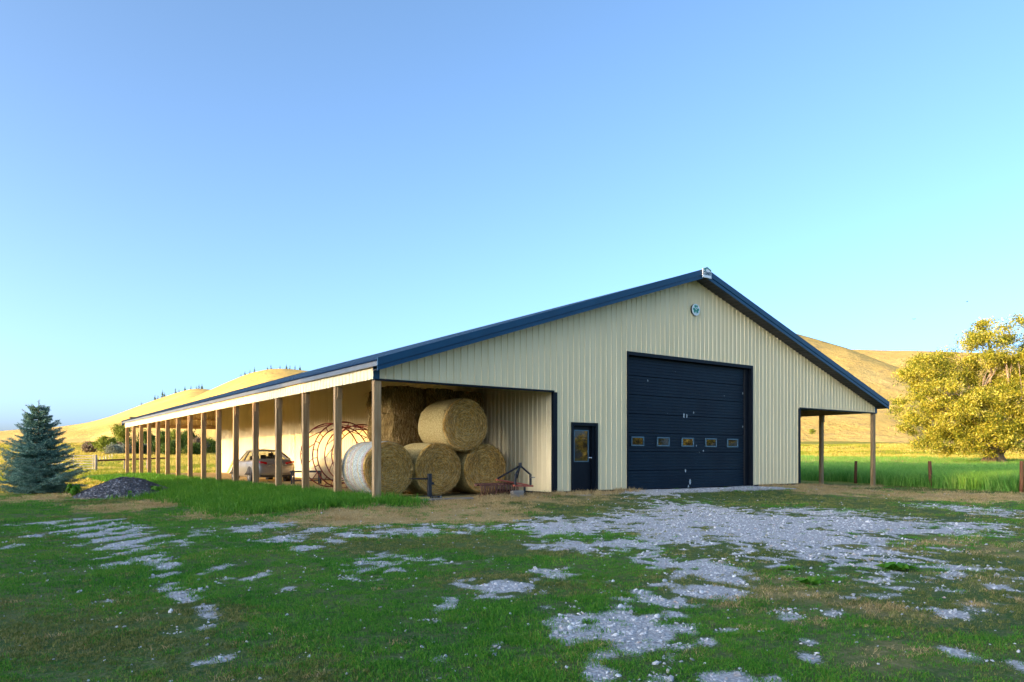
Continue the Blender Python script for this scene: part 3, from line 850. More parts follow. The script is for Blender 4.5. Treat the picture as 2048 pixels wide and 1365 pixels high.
mb.tube([(7.44, 0.10, 1.02), (7.44, 0.088, 1.02), (7.44, 0.087, 1.02), (7.44, 0.055, 1.02), (7.44, 0.05, 1.02), (7.44, 0.035, 1.02), (7.44, 0.012, 1.02), (7.44, 0.0, 1.02)],
        [0.036, 0.036, 0.016, 0.014, 0.024, 0.034, 0.032, 0.012], 14)
mb.build('door_knob', M['steel'], wd, True)

# round emblem: white disc on a dark drum, green shamrock, pale letter
ex, ez = 12.27, 6.22
em = MB().tube([(ex, -0.015, ez), (ex, -0.075, ez)], 0.205, 28).build('emblem', M['black'])
tag(em, 'round white sign with green shamrock high on the gable wall', 'sign')
MB().tube([(ex, -0.0755, ez), (ex, -0.092, ez)], 0.205, 28).build('sign_face', M['white'], em)
def disc_shape(mb, pts, y0, y1):
    n = len(pts)
    vs = [(x, y0, z) for x, z in pts] + [(x, y1, z) for x, z in pts]
    mb.add(vs, [tuple(range(n)), tuple(range(2 * n - 1, n - 1, -1))] + [(i, (i + 1) % n, n + (i + 1) % n, n + i) for i in range(n)])
mb = MB()
for j, a in enumerate((90, 205, -25)):
    a = R(a); ca, sa = math.cos(a), math.sin(a)
    pts = []
    for k in range(26):      # a heart-shaped leaf
        t = 2 * math.pi * k / 26
        hx = 16 * math.sin(t) ** 3; hy = 13 * math.cos(t) - 5 * math.cos(2 * t) - 2 * math.cos(3 * t) - math.cos(4 * t)
        lx = (hy + 15) * 0.0056; ly = hx * 0.0058
        pts.append((ex + ca * lx - sa * ly, ez + 0.015 + sa * lx + ca * ly))
    disc_shape(mb, pts, -0.096 - j * 0.0006, -0.0925)
disc_shape(mb, [(ex - .008, ez - .01), (ex + .008, ez - .01), (ex + .014, ez - .15), (ex - .004, ez - .15)], -0.0955, -0.0925)
mb.build('shamrock', M['green'], em)
def text_mesh(txt, size, name, mat, parent, loc, sx=1.0, extr=0.003, rot=(math.pi / 2, 0, 0)):
    cu = bpy.data.curves.new(name, 'FONT'); cu.body = txt; cu.size = size; cu.extrude = extr
    cu.align_x = 'CENTER'; cu.align_y = 'CENTER'; cu.offset = size * 0.02
    to = bpy.data.objects.new('lettering_source', cu); COL.objects.link(to)
    bpy.context.view_layer.update()
    me = bpy.data.meshes.new_from_object(to.evaluated_get(bpy.context.evaluated_depsgraph_get()))
    bpy.data.objects.remove(to); bpy.data.curves.remove(cu)
    me.name = name; me.materials.clear(); me.materials.append(mat)
    o = link_mesh(name, me, parent); o.location = loc; o.rotation_euler = rot; o.scale = (sx, 1, 1)
    return o
text_mesh('C', 0.15, 'letter', M['white'], em, (ex + .002, -0.100, ez + 0.035), 0.7)

# ridge sign
rx, rz0 = W / 2, 7.24
ys = -OV - 0.055
mb = MB(); disc_shape(mb, [(rx - .225, rz0), (rx + .225, rz0), (rx + .225, rz0 + .30), (rx, rz0 + .385), (rx - .225, rz0 + .30)], ys - 0.03, ys)
rs_ = mb.build('ridge_sign', M['white'])
tag(rs_, 'small white sign with dark lettering fixed at the roof peak', 'sign')
mb = MB(); mb.add([(rx - .21, ys - .034, rz0 + .235), (rx - .21, ys - .034, rz0 + .285), (rx, ys - .034, rz0 + .375), (rx, ys - .034, rz0 + .325),
                   (rx + .21, ys - .034, rz0 + .235), (rx + .21, ys - .034, rz0 + .285)], [(0, 3, 2, 1), (3, 4, 5, 2)])
mb.add([(rx - .13, ys - .034, rz0 + .20), (rx - .09, ys - .034, rz0 + .20), (rx - .05, ys - .034, rz0 + .29), (rx - .09, ys - .034, rz0 + .29)], [(0, 1, 2, 3)])
mb.build('roof_mark', M['green'], rs_)
text_mesh('CLEARY', 0.155, 'lettering', M['ink'], rs_, (rx, ys - 0.036, rz0 + 0.15), 0.74)
MB().box(rx - .225, rx + .225, ys - .045, ys - .031, rz0, rz0 + .03).build('sign_lip', M['white'], rs_)

# ================================================================== hay
def gz(x, y): return float(ground_z(np.array([x]), np.array([y]))[0])

def round_bale(loc, r, length, wrap, label, seed):
    """axis along local y; front face towards -y; origin at the centre of the front face."""
    rs = np.random.default_rng(seed)
    root = empty('round_bale', loc)
    tag(root, label, 'hay bale', 'round bales under the lean-to')
    n = 72
    th = np.linspace(0, 2 * np.pi, n, endpoint=False)
    ph = rs.uniform(0, 6.28, 4)
    def rr(t, y):
        sag = 1 - 0.028 * np.clip(-np.sin(t), 0, 1) ** 6
        return r * sag * (1 + 0.012 * np.sin(2 * t + ph[0]) + 0.010 * np.sin(3 * t + ph[1] + y) + 0.006 * np.sin(7 * t + ph[2] + 2 * y))
    # wrapped side
    ys = np.linspace(0.03, length - 0.03, 14)
    V = []; 
    for y in ys:
        e = 1 - 0.05 * max(0, 1 - (min(y, length - y)) / 0.10) ** 2
        q = rr(th, y) * e + rs.normal(0, 0.004, n)
        V.append(np.column_stack([np.cos(th) * q, np.full(n, y), np.sin(th) * q]))
    m = len(ys); ix = np.arange(m * n).reshape(m, n)
    F = np.stack([ix[:-1].ravel(), np.roll(ix[:-1], -1, 1).ravel(), np.roll(ix[1:], -1, 1).ravel(), ix[1:].ravel()], 1)
    np_mesh('wrap', np.concatenate(V), F, wrap, root, True)
    # coiled faces
    for end, sg in ((0.0, -1), (length, 1)):
        rad = np.concatenate([[0.0], np.linspace(0.02, 0.955, 26)])
        V = [np.array([[0, end + sg * 0.02, 0]])]
        for q in rad[1:]:
            bulge = 0.03 * math.sqrt(max(0, 1 - q * q)) - 0.02 * q ** 6
            ripple = 0.012 * np.sin(q * 60 + th + ph[3])
            k = rr(th, 0) * q
            V.append(np.column_stack([np.cos(th) * k, end + sg * (bulge + ripple + rs.normal(0, 0.006, n) + 0.006 * (q < .95)), np.sin(th) * k]))
        # lip folding back into the wrap
        k = rr(th, 0) * 0.965; V.append(np.column_stack([np.cos(th) * k, np.full(n, end - sg * 0.04), np.sin(th) * k]))
        VV = np.concatenate(V); F = []
        tri = [(0, 1 + k, 1 + (k + 1) % n, 1 + (k + 1) % n) for k in range(n)]
        for a in range(1, len(V) - 1):
            o0 = 1 + (a - 1) * n; o1 = o0 + n
            F += [(o0 + k, o1 + k, o1 + (k + 1) % n, o0 + (k + 1) % n) for k in range(n)]
        mb = MB(); mb.v = [tuple(p) for p in VV]; mb.f = [(t[0], t[1], t[2]) for t in tri] + F
        mb.build('coiled_face', M['hay'], root, True)
    # loose strands on the front face
    ns = 2600
    q = np.sqrt(rs.random(ns)) * 0.95 * r; t = rs.uniform(0, 6.283, ns); dt = rs.uniform(0.05, 0.16, ns) / np.maximum(q, 0.08)
    P = np.column_stack([np.cos(t) * q, -0.035 - rs.random(ns) * 0.02, np.sin(t) * q])
    t2 = t + dt; q2 = q + rs.normal(0, 0.018, ns)
    Q = np.column_stack([np.cos(t2) * q2, -0.03 - rs.random(ns) ** 2 * 0.06, np.sin(t2) * q2])
    # and a ragged fringe round the rim
    nf = 500
    t = rs.uniform(0, 6.283, nf); k0 = r * 0.94; k1 = r * (1.0 + rs.random(nf) * 0.05)
    P = np.concatenate([P, np.column_stack([np.cos(t) * k0, rs.uniform(-0.02, 0.1, nf), np.sin(t) * k0])])
    t = t + rs.normal(0, 0.06, nf)
    Q = np.concatenate([Q, np.column_stack([np.cos(t) * k1, rs.uniform(-0.06, 0.12, nf), np.sin(t) * k1])])
    wv = rs.normal(0, 1, P.shape); d = Q - P
    wv = np.cross(d, wv); wv /= np.linalg.norm(wv, axis=1)[:, None]; wv *= 0.0055
    V = np.concatenate([P - wv, P + wv, Q]); kk = len(P); i = np.arange(kk)
    so = np_mesh('loose_hay', V, np.stack([i, i + kk, i + 2 * kk], 1), M['strand'], root)
    tag(so, kind='stuff')
    return root
FY = 1.22
ba = round_bale((1.03, FY, 0.70), 0.79, 1.55, M['wrap_white'], 'round hay bale in white net wrap behind the corner post', 1)
bb = round_bale((2.64, FY + .05, 0.69), 0.78, 1.5, M['wrap_hay'], 'round hay bale on the ground between the wrapped bale and the wall-side bale', 2)
bc = round_bale((4.28, FY + .05, 0.69), 0.78, 1.5, M['wrap_hay'], 'round hay bale on the ground beside the tan inner wall', 3)
bt = round_bale((3.46, FY - .12, 1.99), 0.795, 1.5, M['wrap_hay'], 'round hay bale resting on top of two others', 4)

def square_bale(loc, sx, sy, sz, seed, label):
    rs = np.random.default_rng(seed)
    root = empty('square_bale', loc); tag(root, label, 'hay bale', 'big square bales stacked behind')
    bm = bmesh.new(); bmesh.ops.create_cube(bm, size=1.0)
    bmesh.ops.subdivide_edges(bm, edges=bm.edges[:], cuts=9, use_grid_fill=True)
    for v in bm.verts:
        p = v.co * 2
        for i in range(3):
            pass
        q = Vector((abs(p.x), abs(p.y), abs(p.z)))
        rnd = 1 - 0.07 * (max(0, q.x + q.y - 1.3) + max(0, q.x + q.z - 1.3) + max(0, q.y + q.z - 1.3))
        c = Vector((v.co.x * sx * rnd, v.co.y * sy * rnd, v.co.z * sz * (1 - 0.05 * max(0, q.x + q.y - 1.4))))
        nz = mnoise.noise_vector(c * 3.1 + Vector((seed * 3.7, 0, 0))) * 0.045 + mnoise.noise_vector(c * 11 + Vector((0, seed, 0))) * 0.02
        v.co = c + nz
    me = bpy.data.meshes.new('hay_block'); bm.to_mesh(me); bm.free()
    link_mesh('hay_block', me, root, M['square_hay'])
    # hanging strands on the two faces that show
    n = 1300
    half = np.array([sx, sy, sz]) / 2
    P = np.empty((n, 3))
    k = n * 2 // 3
    P[:k] = np.column_stack([rs.uniform(-half[0], half[0], k) * .96, np.full(k, -half[1]) + rs.uniform(-.03, .02, k), rs.uniform(-half[2], half[2], k)])
    P[k:] = np.column_stack([np.full(n - k, -half[0]) + rs.uniform(-.03, .02, n - k), rs.uniform(-half[1], half[1], n - k) * .96, rs.uniform(-half[2], half[2], n - k)])
    d = np.column_stack([rs.normal(0, .03, n), rs.normal(0, .03, n), -rs.uniform(.05, .16, n)])
    d[:k, 1] -= 0.025; d[k:, 0] -= 0.025
    wv = np.cross(d, rs.normal(0, 1, (n, 3))); wv /= np.linalg.norm(wv, axis=1)[:, None]; wv *= 0.004
    i = np.arange(n)
    so = np_mesh('loose_hay', np.concatenate([P - wv, P + wv, P + d]), np.stack([i, i + n, i + 2 * n], 1), M['strand'], root)
    tag(so, kind='stuff')
stack = [((2.66, 3.72), 'in the column left of the topmost round bale'), ((3.86, 3.78), 'in the column behind the topmost round bale'), ((2.95, 5.1), 'in the column behind the left front column'), ((5.2, 4.1), 'in the column added against the inner wall to block light'), ((4.12, 5.2), 'in the middle column added to the back row to block light'), ((5.27, 5.5), 'in the back column added against the inner wall to block light')]  # last three columns are added to block light bounced off the sunlit wall
rown = ('bottom', 'second', 'third', 'top')
for ci, ((x, y), where) in enumerate(stack):
    zb = gz(x, y) - 0.02
    for k in range(4):
                square_bale((x + random.uniform(-.03, .03), y + random.uniform(-.03, .03), zb + 0.84 * (k + 0.5)), 1.12, 1.22, 0.84, ci * 7 + k, '%s square hay bale %s' % (rown[k], where))

# ================================================================== bale feeders (red ring frames stood on edge)
def feeder(loc, rz, roll, label, tilt=0.0):
    root = empty('bale_feeder', loc); root.rotation_euler = (tilt, 0, rz)
    tag(root, label, 'bale feeder', 'red ring feeders stood on edge')
    RR = 1.2; c = (0, 0, RR + 0.02)
    def ring(y, r=RR, t=0.022):
        mb = MB(); n = 56
        pts = [(math.cos(2 * math.pi * k / n) * r, y, c[2] + math.sin(2 * math.pi * k / n) * r) for k in range(n + 1)]
        mb.tube(pts, t, 7, False); mb.build('ring', M['red_tube'], root, True)
    ring(0.0); ring(0.05, RR - 0.19); ring(1.05, RR - 0.02)
    for k in range(24):
        a = roll + 2 * math.pi * k / 24
        MB().tube([(math.cos(a) * RR, 0.0, c[2] + math.sin(a) * RR), (math.cos(a) * (RR - .19), 0.05, c[2] + math.sin(a) * (RR - .19))], 0.015, 6).build('rung', M['red_tube'], root)
    for k in range(14):
        a = roll + 2 * math.pi * k / 14; b = a + 0.34
        pts = []
        for j in range(6):
            t = j / 5; q = a + (b - a) * t
            pts.append((math.cos(q) * (RR - .015), 0.02 + 1.03 * t, c[2] + math.sin(q) * (RR - .015)))
        MB().tube(pts, 0.017, 6).build('slant_bar', M['red_tube'], root)
feeder((2.62, 8.0, gz(2.6, 8.0) - .03), R(4), 0.1, 'red tubular ring feeder standing on edge beside the car')
feeder((4.05, 9.55, gz(4, 9.6) - .03), R(-6), 0.23, 'red tubular ring feeder standing on edge against the lean-to wall')

# black rack
rk = empty('metal_rack', (2.95, 12.6, gz(2.9, 12.6)), R(-30)); tag(rk, 'low black steel rack on the dirt behind the red feeder', 'rack')
for x in (-.55, .0, .55):
    for y in (-.25, .25):
        MB().box(x - .03, x + .03, y - .03, y + .03, -0.02, 0.48).build('leg', M['iron'], rk)
for y in (-.25, .25): MB().box(-.62, .62, y - .035, y + .035, 0.481, 0.55).build('rail', M['iron'], rk)
for x in (-.55, .0, .55): MB().box(x - .03, x + .03, -.214, .214, 0.482, 0.54).build('cross_bar', M['iron'], rk)
MB().box(-.52, .52, -.2, .2, 0.12, 0.16).build('shelf', M['iron'], rk)

# plank leaning on the wall
z = gz(5.4, 33)
mb = MB(); mb.beam((5.45, 33.6, z + .02), (5.84, 33.4, z + .95), 0.24, 0.04, (1, 0, 0))
tag(mb.build('plank', M['newwood']), 'pale wooden plank leaning against the sunlit inner wall', 'plank')

# ================================================================== the car
def build_car(loc, rz):
    car = empty('parked_car', loc, rz)
    tag(car, 'champagne silver four-door sedan parked under the lean-to', 'car')
    # stations along y (0 = rear axle): y, half width, z sill, z top centre, z shoulder
    st = [(-1.10, .62, .40, .66, .60), (-1.06, .80, .32, .86, .78), (-.96, .87, .27, .99, .90), (-.75, .895, .23, 1.045, .95), (-.40, .905, .20, 1.06, .975), (0, .91, .19, 1.07, .98),
          (.8, .91, .18, 1.0, .96), (1.6, .91, .18, .97, .945), (2.2, .91, .19, .965, .93), (2.6, .905, .20, .95, .90), (3.0, .89, .22, .89, .84), (3.4, .84, .25, .82, .76), (3.66, .74, .30, .72, .66), (3.78, .55, .36, .60, .56)]
    rings = []
    for y, w, zs, zt, zh in st:
        pr = [(0, zs), (w * .80, zs), (w * .95, zs + .06), (w, zs + (zh - zs) * .38), (w * .995, zs + (zh - zs) * .72), (w * .95, zh), (w * .84, zh + (zt - zh) * .72), (w * .5, zt - .008), (0, zt)]
        left = [(-x, z_) for x, z_ in pr[-2:0:-1]]
        rings.append([(x, y, z_) for x, z_ in pr + left])
    n = len(rings[0]); mb = MB()
    vs = [p for r_ in rings for p in r_]
    fs = [(i * n + k, (i + 1) * n + k, (i + 1) * n + (k + 1) % n, i * n + (k + 1) % n) for i in range(len(rings) - 1) for k in range(n)]
    fs.append(tuple(range(n))); fs.append(tuple((len(rings) - 1) * n + k for k in range(n - 1, -1, -1)))
    mb.add(vs, fs)
    body = mb.build('body', M['car'], car, True)
    sm = body.modifiers.new('sub', 'SUBSURF'); sm.levels = 1; sm.render_levels = 2
    # greenhouse: points of belt and roof
    bl = {'rw': (-.52, .70, 1.045), 'c': (-.22, .815, .985), 'b': (1.15, .84, .965), 'a': (2.25, .80, .955), 'ww': (2.55, .62, .955)}
    rf = {'r': (.42, .555, 1.415), 'm': (1.0, .60, 1.455), 'f': (1.62, .575, 1.43)}
    P = lambda t, s: Vector((s * t[1], t[0], t[2]))
    mb = MB()   # roof skin
    xs = [-1, -.6, 0, .6, 1]
    g = []
    for key, dz in (('r', 0), ('m', 0), ('f', 0)):
        y, w, z_ = rf[key]
        g += [(w * s, y + (.05 if key == 'f' else -.05 if key == 'r' else 0) * (1 - abs(s)), z_ + 0.06 * (1 - s * s)) for s in xs]
    mb.add(g, [(i * 5 + k, i * 5 + k + 1, (i + 1) * 5 + k + 1, (i + 1) * 5 + k) for i in range(2) for k in range(4)])
    ro = mb.build('roof', M['car'], car, True)
    so_ = ro.modifiers.new('thick', 'SOLIDIFY'); so_.thickness = 0.06; so_.offset = -1
    for s in (-1, 1):
        MB().beam(P(bl['rw'], s) + Vector((s * .07, .05, -.04)), P(rf['r'], s), 0.20, 0.10).build('pillar', M['car'], car, bevel=.03)
        for k0, k1 in (('r', 'm'), ('m', 'f')):
            MB().beam(P(rf[k0], s), P(rf[k1], s), 0.09, 0.07).build('roof_rail', M['car'], car, bevel=.02)
        MB().beam(P(bl['b'], s), P(rf['m'], s), 0.05, 0.06).build('pillar', M['trimblack'], car)
        MB().beam(P(bl['a'], s) + Vector((-s * .02, .1, -.02)), P(rf['f'], s), 0.06, 0.06).build('pillar', M['car'], car)
        for k0, k1, r0, r1 in (('c', 'b', 'r', 'm'), ('b', 'a', 'm', 'f')):
            mb = MB(); mb.add([P(bl[k0], s), P(bl[k1], s), P(rf[r1], s), P(rf[r0], s)], [(0, 1, 2, 3)])
            mb.build('side_window', M['car_glass'], car)
        # quarter panel between belt and rear pillar
        mb = MB(); mb.add([P(bl['rw'], s) + Vector((s * .1, -.02, -.06)), P(bl['c'], s), P(rf['r'], s), P(rf['r'], s) + Vector((-s * .05, -.06, 0))], [(0, 1, 2, 3)])
        mb.build('quarter_panel', M['car'], car)
        # lamps, mirror, handles
        mb = MB(); mb.add([(s * .895, -.70, .86), (s * .86, -.93, .84), (s * .70, -1.035, .82), (s * .42, -1.07, .80), (s * .42, -1.05, .90), (s * .70, -1.01, .945), (s * .85, -.90, .965), (s * .90, -.68, .955)],
                          [(0, 1, 6, 7), (1, 2, 5, 6), (2, 3, 4, 5)])
        tl = mb.build('tail_lamp', M['tail'], car); q = tl.modifiers.new('t', 'SOLIDIFY'); q.thickness = .03; q.offset = 1 if s > 0 else -1
        mb = MB(); mb.box(s * 1.0 - .10, s * 1.0 + .10, 2.02, 2.14, .96, 1.09); mb.box(s * .9 - .06, s * .9 + .06, 2.05, 2.12, .955, .99)
        mb.build('mirror', M['trimblack'], car, bevel=.03)
        for yy in (.55, 1.55): MB().box(s * .915 - .015, s * .915 + .015, yy - .1, yy + .1, .80, .825).build('door_handle', M['car'], car)
        MB().box(s * .28 - .13, s * .28 + .13, -.02, .06, .92, 1.23).build('headrest', M['trimblack'], car, bevel=.03)
        MB().box(s * .38 - .22, s * .38 + .22, 1.0, 1.15, .7, 1.18).build('seat', M['trimblack'], car, bevel=.04)
        MB().box(s * .38 - .12, s * .38 + .12, 1.03, 1.11, 1.181, 1.33).build('headrest', M['trimblack'], car, bevel=.03)
    # rear and front glass
    for nm, b0, r0 in (('rear_window', 'rw', 'r'), ('windshield', 'ww', 'f')):
        mb = MB(); b = bl[b0]; r_ = rf[r0]
        mb.add([(-b[1], b[0], b[2]), (0, b[0] - (.05 if nm[0] == 'r' else -.08), b[2]), (b[1], b[0], b[2]), (r_[1] - .04, r_[0], r_[2]), (0, r_[0], r_[2] + .02), (-r_[1] + .04, r_[0], r_[2])], [(0, 1, 4, 5), (1, 2, 3, 4)])
        mb.build(nm, M['car_glass'], car)
    for x in (-.91, .91):
        for y in (0.0, 2.78):
            s = 1 if x > 0 else -1
            w = empty('wheel', (x - s * .08, y, .325)); w.parent = car
            # dark arch
            MB().tube([(x - s * .2, y, .345), (x + s * .012, y, .345)], .365, 28).build('wheel_arch', M['trimblack'], car)
            mb = MB(); mb.tube([(-.10, 0, 0), (-.10, 0, 0), (-.07, 0, 0), (.07, 0, 0), (.10, 0, 0), (.10, 0, 0)], [.2, .29, .325, .325, .29, .2], 32); mb.build('tyre', M['tyre'], w, True)
            mb = MB(); mb.tube([(s * .085, 0, 0), (s * .108, 0, 0)], [.225, .215], 28)
            mb.build('rim', M['steel'], w)
            for k in range(7):
                a = 2 * math.pi * k / 7
                MB().beam((s * .113, math.cos(a) * .05, math.sin(a) * .05), (s * .112, math.cos(a) * .2, math.sin(a) * .2), .05, .02, (1, 0, 0)).build('spoke', M['galv'], w)
    mb = MB(); mb.add([(-.25, -1.073, .60), (.25, -1.073, .60), (.25, -1.065, .74), (-.25, -1.065, .74)], [(0, 1, 2, 3)]); mb.build('plate', M['plate'], car)
    MB().box(-.42, .42, -1.085, -1.055, .755, .785).build('trunk_trim', M['steel'], car, bevel=.008)
    MB().box(-.7, .7, -1.02, -.9, .24, .36).build('rear_valance', M['trimblack'], car, bevel=.02)
    return car
build_car((2.86, 17.05, gz(2.9, 17) - .0), R(-1.5))

# ================================================================== implements in front of the bales
gzf = gz(1.9, 0.3)
pk = MB().box(-.75, .75, -.10, .10, 0, .045).build('plank', M['greywood'], bevel=.004)
pk.location = (2.0, -0.28, gz(2.0, -.28) + .01); pk.rotation_euler = (0, 0, R(-4)); tag(pk, 'weathered grey plank lying in the grass by the bale spear', 'plank')
pk = MB().box(-.24, .24, -.07, .07, 0, .09).build('wood_block', M['newwood'], bevel=.004)
pk.location = (1.28, -0.12, gz(1.3, -.1) + .005); pk.rotation_euler = (0, 0, R(-3)); tag(pk, 'short yellow offcut of timber lying in the grass', 'timber')
pk = MB().box(-.42, .42, -.10, .10, 0, .05).build('plank', M['greywood'], bevel=.004)
pk.location = (1.05, 0.22, gz(1.05, .2) + .01); pk.rotation_euler = (0, 0, R(3)); tag(pk, 'grey plank lying under the edge of the white wrapped bale', 'plank')

sp = empty('bale_spear', (1.72, 0.18, gz(1.7, .2) + .03), R(-8)); tag(sp, 'black steel bale spear standing before the round bales', 'bale spear')
MB().box(-.05, .05, -.05, .05, .06, .66).build('mast', M['iron'], sp, bevel=.005)
MB().tube([(-.05, 0, .52), (-.35, -.02, .525), (-.60, -.03, .535)], [.022, .02, .006], 8).build('spike', M['iron'], sp, True)
MB().box(-.36, .34, -.045, .045, .0, .058).build('base_bar', M['iron'], sp, bevel=.005)
MB().box(-.045, .045, .046, .34, .0, .055).build('base_bar', M['iron'], sp, bevel=.005)
MB().box(.051, .12, -.02, .02, .36, .43).build('bracket', M['iron'], sp)
for x in (-.30, .28): MB().tube([(x, -.11, .03), (x, -.046, .03)], .022, 8).build('hitch_pin', M['steel'], sp)

rk2 = empty('landscape_rake', (3.98, -0.02, gz(4, 0) + .02), R(6)); tag(rk2, 'faded red tine rake with black hitch frame beside the inner wall', 'rake')
MB().box(-.98, .42, -.05, .05, .30, .38).build('tool_bar', M['rust'], rk2, bevel=.005)
tm = MB(); pts = [(0, 0, .34), (0, -.10, .37), (0, -.19, .32), (0, -.225, .22), (0, -.20, .12), (0, -.14, .03)]
tm.tube(pts, [.014] * 5 + [.008], 6); tme = tm.mesh('tine', True); tme.materials.append(M['rust'])
for k in range(26):
    o = link_mesh('tine', tme, rk2); o.location = (-.96 + k * .0545, -.02, 0); o.rotation_euler = (R(random.uniform(-4, 4)), 0, R(random.uniform(-4, 4)))
mb = MB(); mb.beam((-.30, -.10, .47), (.75, -.28, .30), .11, .035); mb.build('draw_bar', M['orange_red'], rk2, bevel=.004)
mb = MB(); mb.beam((-.10, .10, .46), (.78, -.18, .31), .11, .035); mb.build('draw_bar', M['orange_red'], rk2, bevel=.004)
mb = MB(); mb.beam((.12, -.36, .30), (.86, -.36, .27), .09, .05); mb.build('hitch_bar', M['orange_red'], rk2, bevel=.004)
ap = Vector((.52, -.20, .86))
for q in ((-.22, -.06, .50), (.18, -.38, .62), (.62, .05, .50)):
    MB().beam(ap, q, .05, .03, (1, 0, 0)).build('hitch_arm', M['iron'], rk2, bevel=.003)
MB().beam((.18, -.38, .63), (.16, -.37, .28), .06, .04, (1, 0, 0)).build('hitch_arm', M['iron'], rk2)
MB().beam(ap + Vector((.01, 0, 0)), (.80, -.34, .60), .05, .03, (1, 0, 0)).build('hitch_arm', M['iron'], rk2, bevel=.003)
MB().beam((.80, -.34, .61), (.80, -.34, .29), .06, .04, (1, 0, 0)).build('hitch_arm', M['iron'], rk2)
mb = MB(); mb.box(.49, .55, -.24, -.16, .80, .95); mb.build('top_link', M['iron'], rk2, bevel=.004)
MB().tube([(.74, -.40, .52), (.92, -.40, .52)], .013, 8).build('hitch_pin', M['steel'], rk2)
MB().beam((.6, -.3, .27), (.6, -.3, 0.0), .05, .04, (1, 0, 0)).build('stand', M['iron'], rk2)
for k, (x, y, a) in enumerate(((4.22, -.42, 4), (4.24, -.40, -5))):
    b = MB().box(-.17, .17, -.09, .09, 0, .088).build('wood_block', M['greywood'], bevel=.004)
    b.location = (x, y, gz(4.2, -.4) + .0 + k * .09); b.rotation_euler = (0, 0, R(a)); tag(b, ('lower' if k == 0 else 'upper') + ' timber block propping up the red rake', 'timber')

# ================================================================== fences
for k, (x, y, h) in enumerate(((27.53, 2.62, 1.12), (25.42, -1.96, 1.17), (23.82, -5.99, 1.2))):
    mb = MB(); mb.tube([(0, 0, -.3), (0, 0, h * .5), (.01, 0, h - .03), (.01, 0, h)], [.075, .072, .068, .05], 12)
    o = mb.build('fence_post', M['fence'], None, True); o.location = (x, y, gz(x, y)); o.rotation_euler = (R((1, -1, 1.5)[k]), R((.5, 1, -1)[k]), k)
    tag(o, ('red-brown round fence post in tall grass behind the lean-to posts', 'red-brown round fence post standing before the willow', 'red-brown round fence post where the tall grass meets the lawn edge')[k], 'fence post', 'posts of the field fence')
P0 = np.array([0.92, 59.84]); P1 = np.array([-1.75, 61.6])
gp = gz(*P0)
o = MB().tube([(0, 0, -.2), (0, 0, .8), (0, 0, 1.45)], [.13, .125, .11], 12).build('gate_post', M['greywood'], None, True); o.location = (P0[0], P0[1], gp); tag(o, 'weathered wooden gate post beyond the blue spruce', 'post')
gate = empty('pipe_gate', (P0[0] - .16, P0[1] + .1, gp), math.atan2(P1[1] - P0[1], P1[0] - P0[0])); tag(gate, 'grey pipe field gate hung beside a wooden post', 'gate')
for k in range(6): MB().tube([(0.06, 0, .2 + k * .235), (3.6, 0, .2 + k * .235)], .028, 7).build('rail', M['galv'], gate)
for x in (.05, 1.8, 3.6): MB().tube([(x, 0, .14), (x, 0, 1.45)], .032, 7).build('stile', M['galv'], gate)
P2 = np.array([7.6, 63.5])
mb = MB(); d = P2 - P0
zz0, zz1 = gp + .98, gz(*P2) + .95
r0 = mb.beam((P0[0] + .15, P0[1] + .1, zz0 - .05), (P2[0], P2[1], zz1), .06, .16).build('fence_rail', M['fence']); tag(r0, 'long dark wooden rail running from the gate post', 'fence rail')
for k, t in enumerate((.38, .7, 1.0)):
    p = P0 + d * t; g = gz(*p)
    top = zz0 + (zz1 - zz0) * t - .06
    o = MB().tube([(0, 0, -.2), (0, 0, top - g - .06)], [.06, .05], 8).build('fence_post', M['greywood']); o.location = (p[0], p[1], g)
    tag(o, 'thin pale post under the dark field rail', 'fence post', 'posts under the field rail')
for k in range(5):
    p = at_depth(200 + k * 6 + (k % 2), 915, 100 + k * 2); g = gz(p[0], p[1])
    o = MB().tube([(0, 0, -.2), (0, 0, .75)], [.045, .04], 7).build('fence_post', M['galv']); o.location = (p[0], p[1], g)
    tag(o, 'small pale post in the field beyond the gate', 'fence post', 'pale posts beyond the gate')

# ================================================================== gravel pile
pc = np.array([-4.05, 10.9])
n = 60; uu = np.linspace(-1, 1, n); U, Vv = np.meshgrid(uu, uu)
rr_ = np.hypot(U, Vv); hh = np.clip(1 - rr_ ** 1.25, 0, 1) ** 0.95
X = pc[0] + (U * RT[0] * 1.62 + Vv * FW[0] * 1.5); Y = pc[1] + (U * RT[1] * 1.62 + Vv * FW[1] * 1.5)
hump = 0.80 + 0.35 * fbm(X * .9 + 3, Y * .9, 3)
Z = ground_z(X, Y) + np.where(rr_ < 1, hh * 0.66 * hump, -0.05) + (fbm(X * 9, Y * 9, 3) - .5) * .05 * (rr_ < 1)
ix = np.arange(n * n).reshape(n, n)
pile = np_mesh('gravel_pile', np.stack([X.ravel(), Y.ravel(), Z.ravel()], 1), np.stack([ix[:-1, :-1].ravel(), ix[:-1, 1:].ravel(), ix[1:, 1:].ravel(), ix[1:, :-1].ravel()], 1), M['pile'], None, True)
tag(pile, 'low mound of dark grey gravel on the grass near the spruce', 'gravel pile')

# ================================================================== vegetation
def leaf_quads(C, size, rs, droop=0.0, aspect=0.45, up=None):
    """one small kite-shaped leaf per row of C."""
    n = len(C)
    a = rs.normal(0, 1, (n, 3)); a[:, 2] -= droop
    if up is not None: a = a * 0.6 + up
    a /= np.linalg.norm(a, axis=1)[:, None]
    b = np.cross(a, rs.normal(0, 1, (n, 3))); b /= np.linalg.norm(b, axis=1)[:, None]
    s = (size * rs.uniform(0.6, 1.35, n))[:, None]
    V = np.stack([C - a * s * .5, C + b * s * aspect * .5, C + a * s * .5, C - b * s * aspect * .5], 1).reshape(-1, 3)
    return V, np.arange(4 * n).reshape(n, 4)

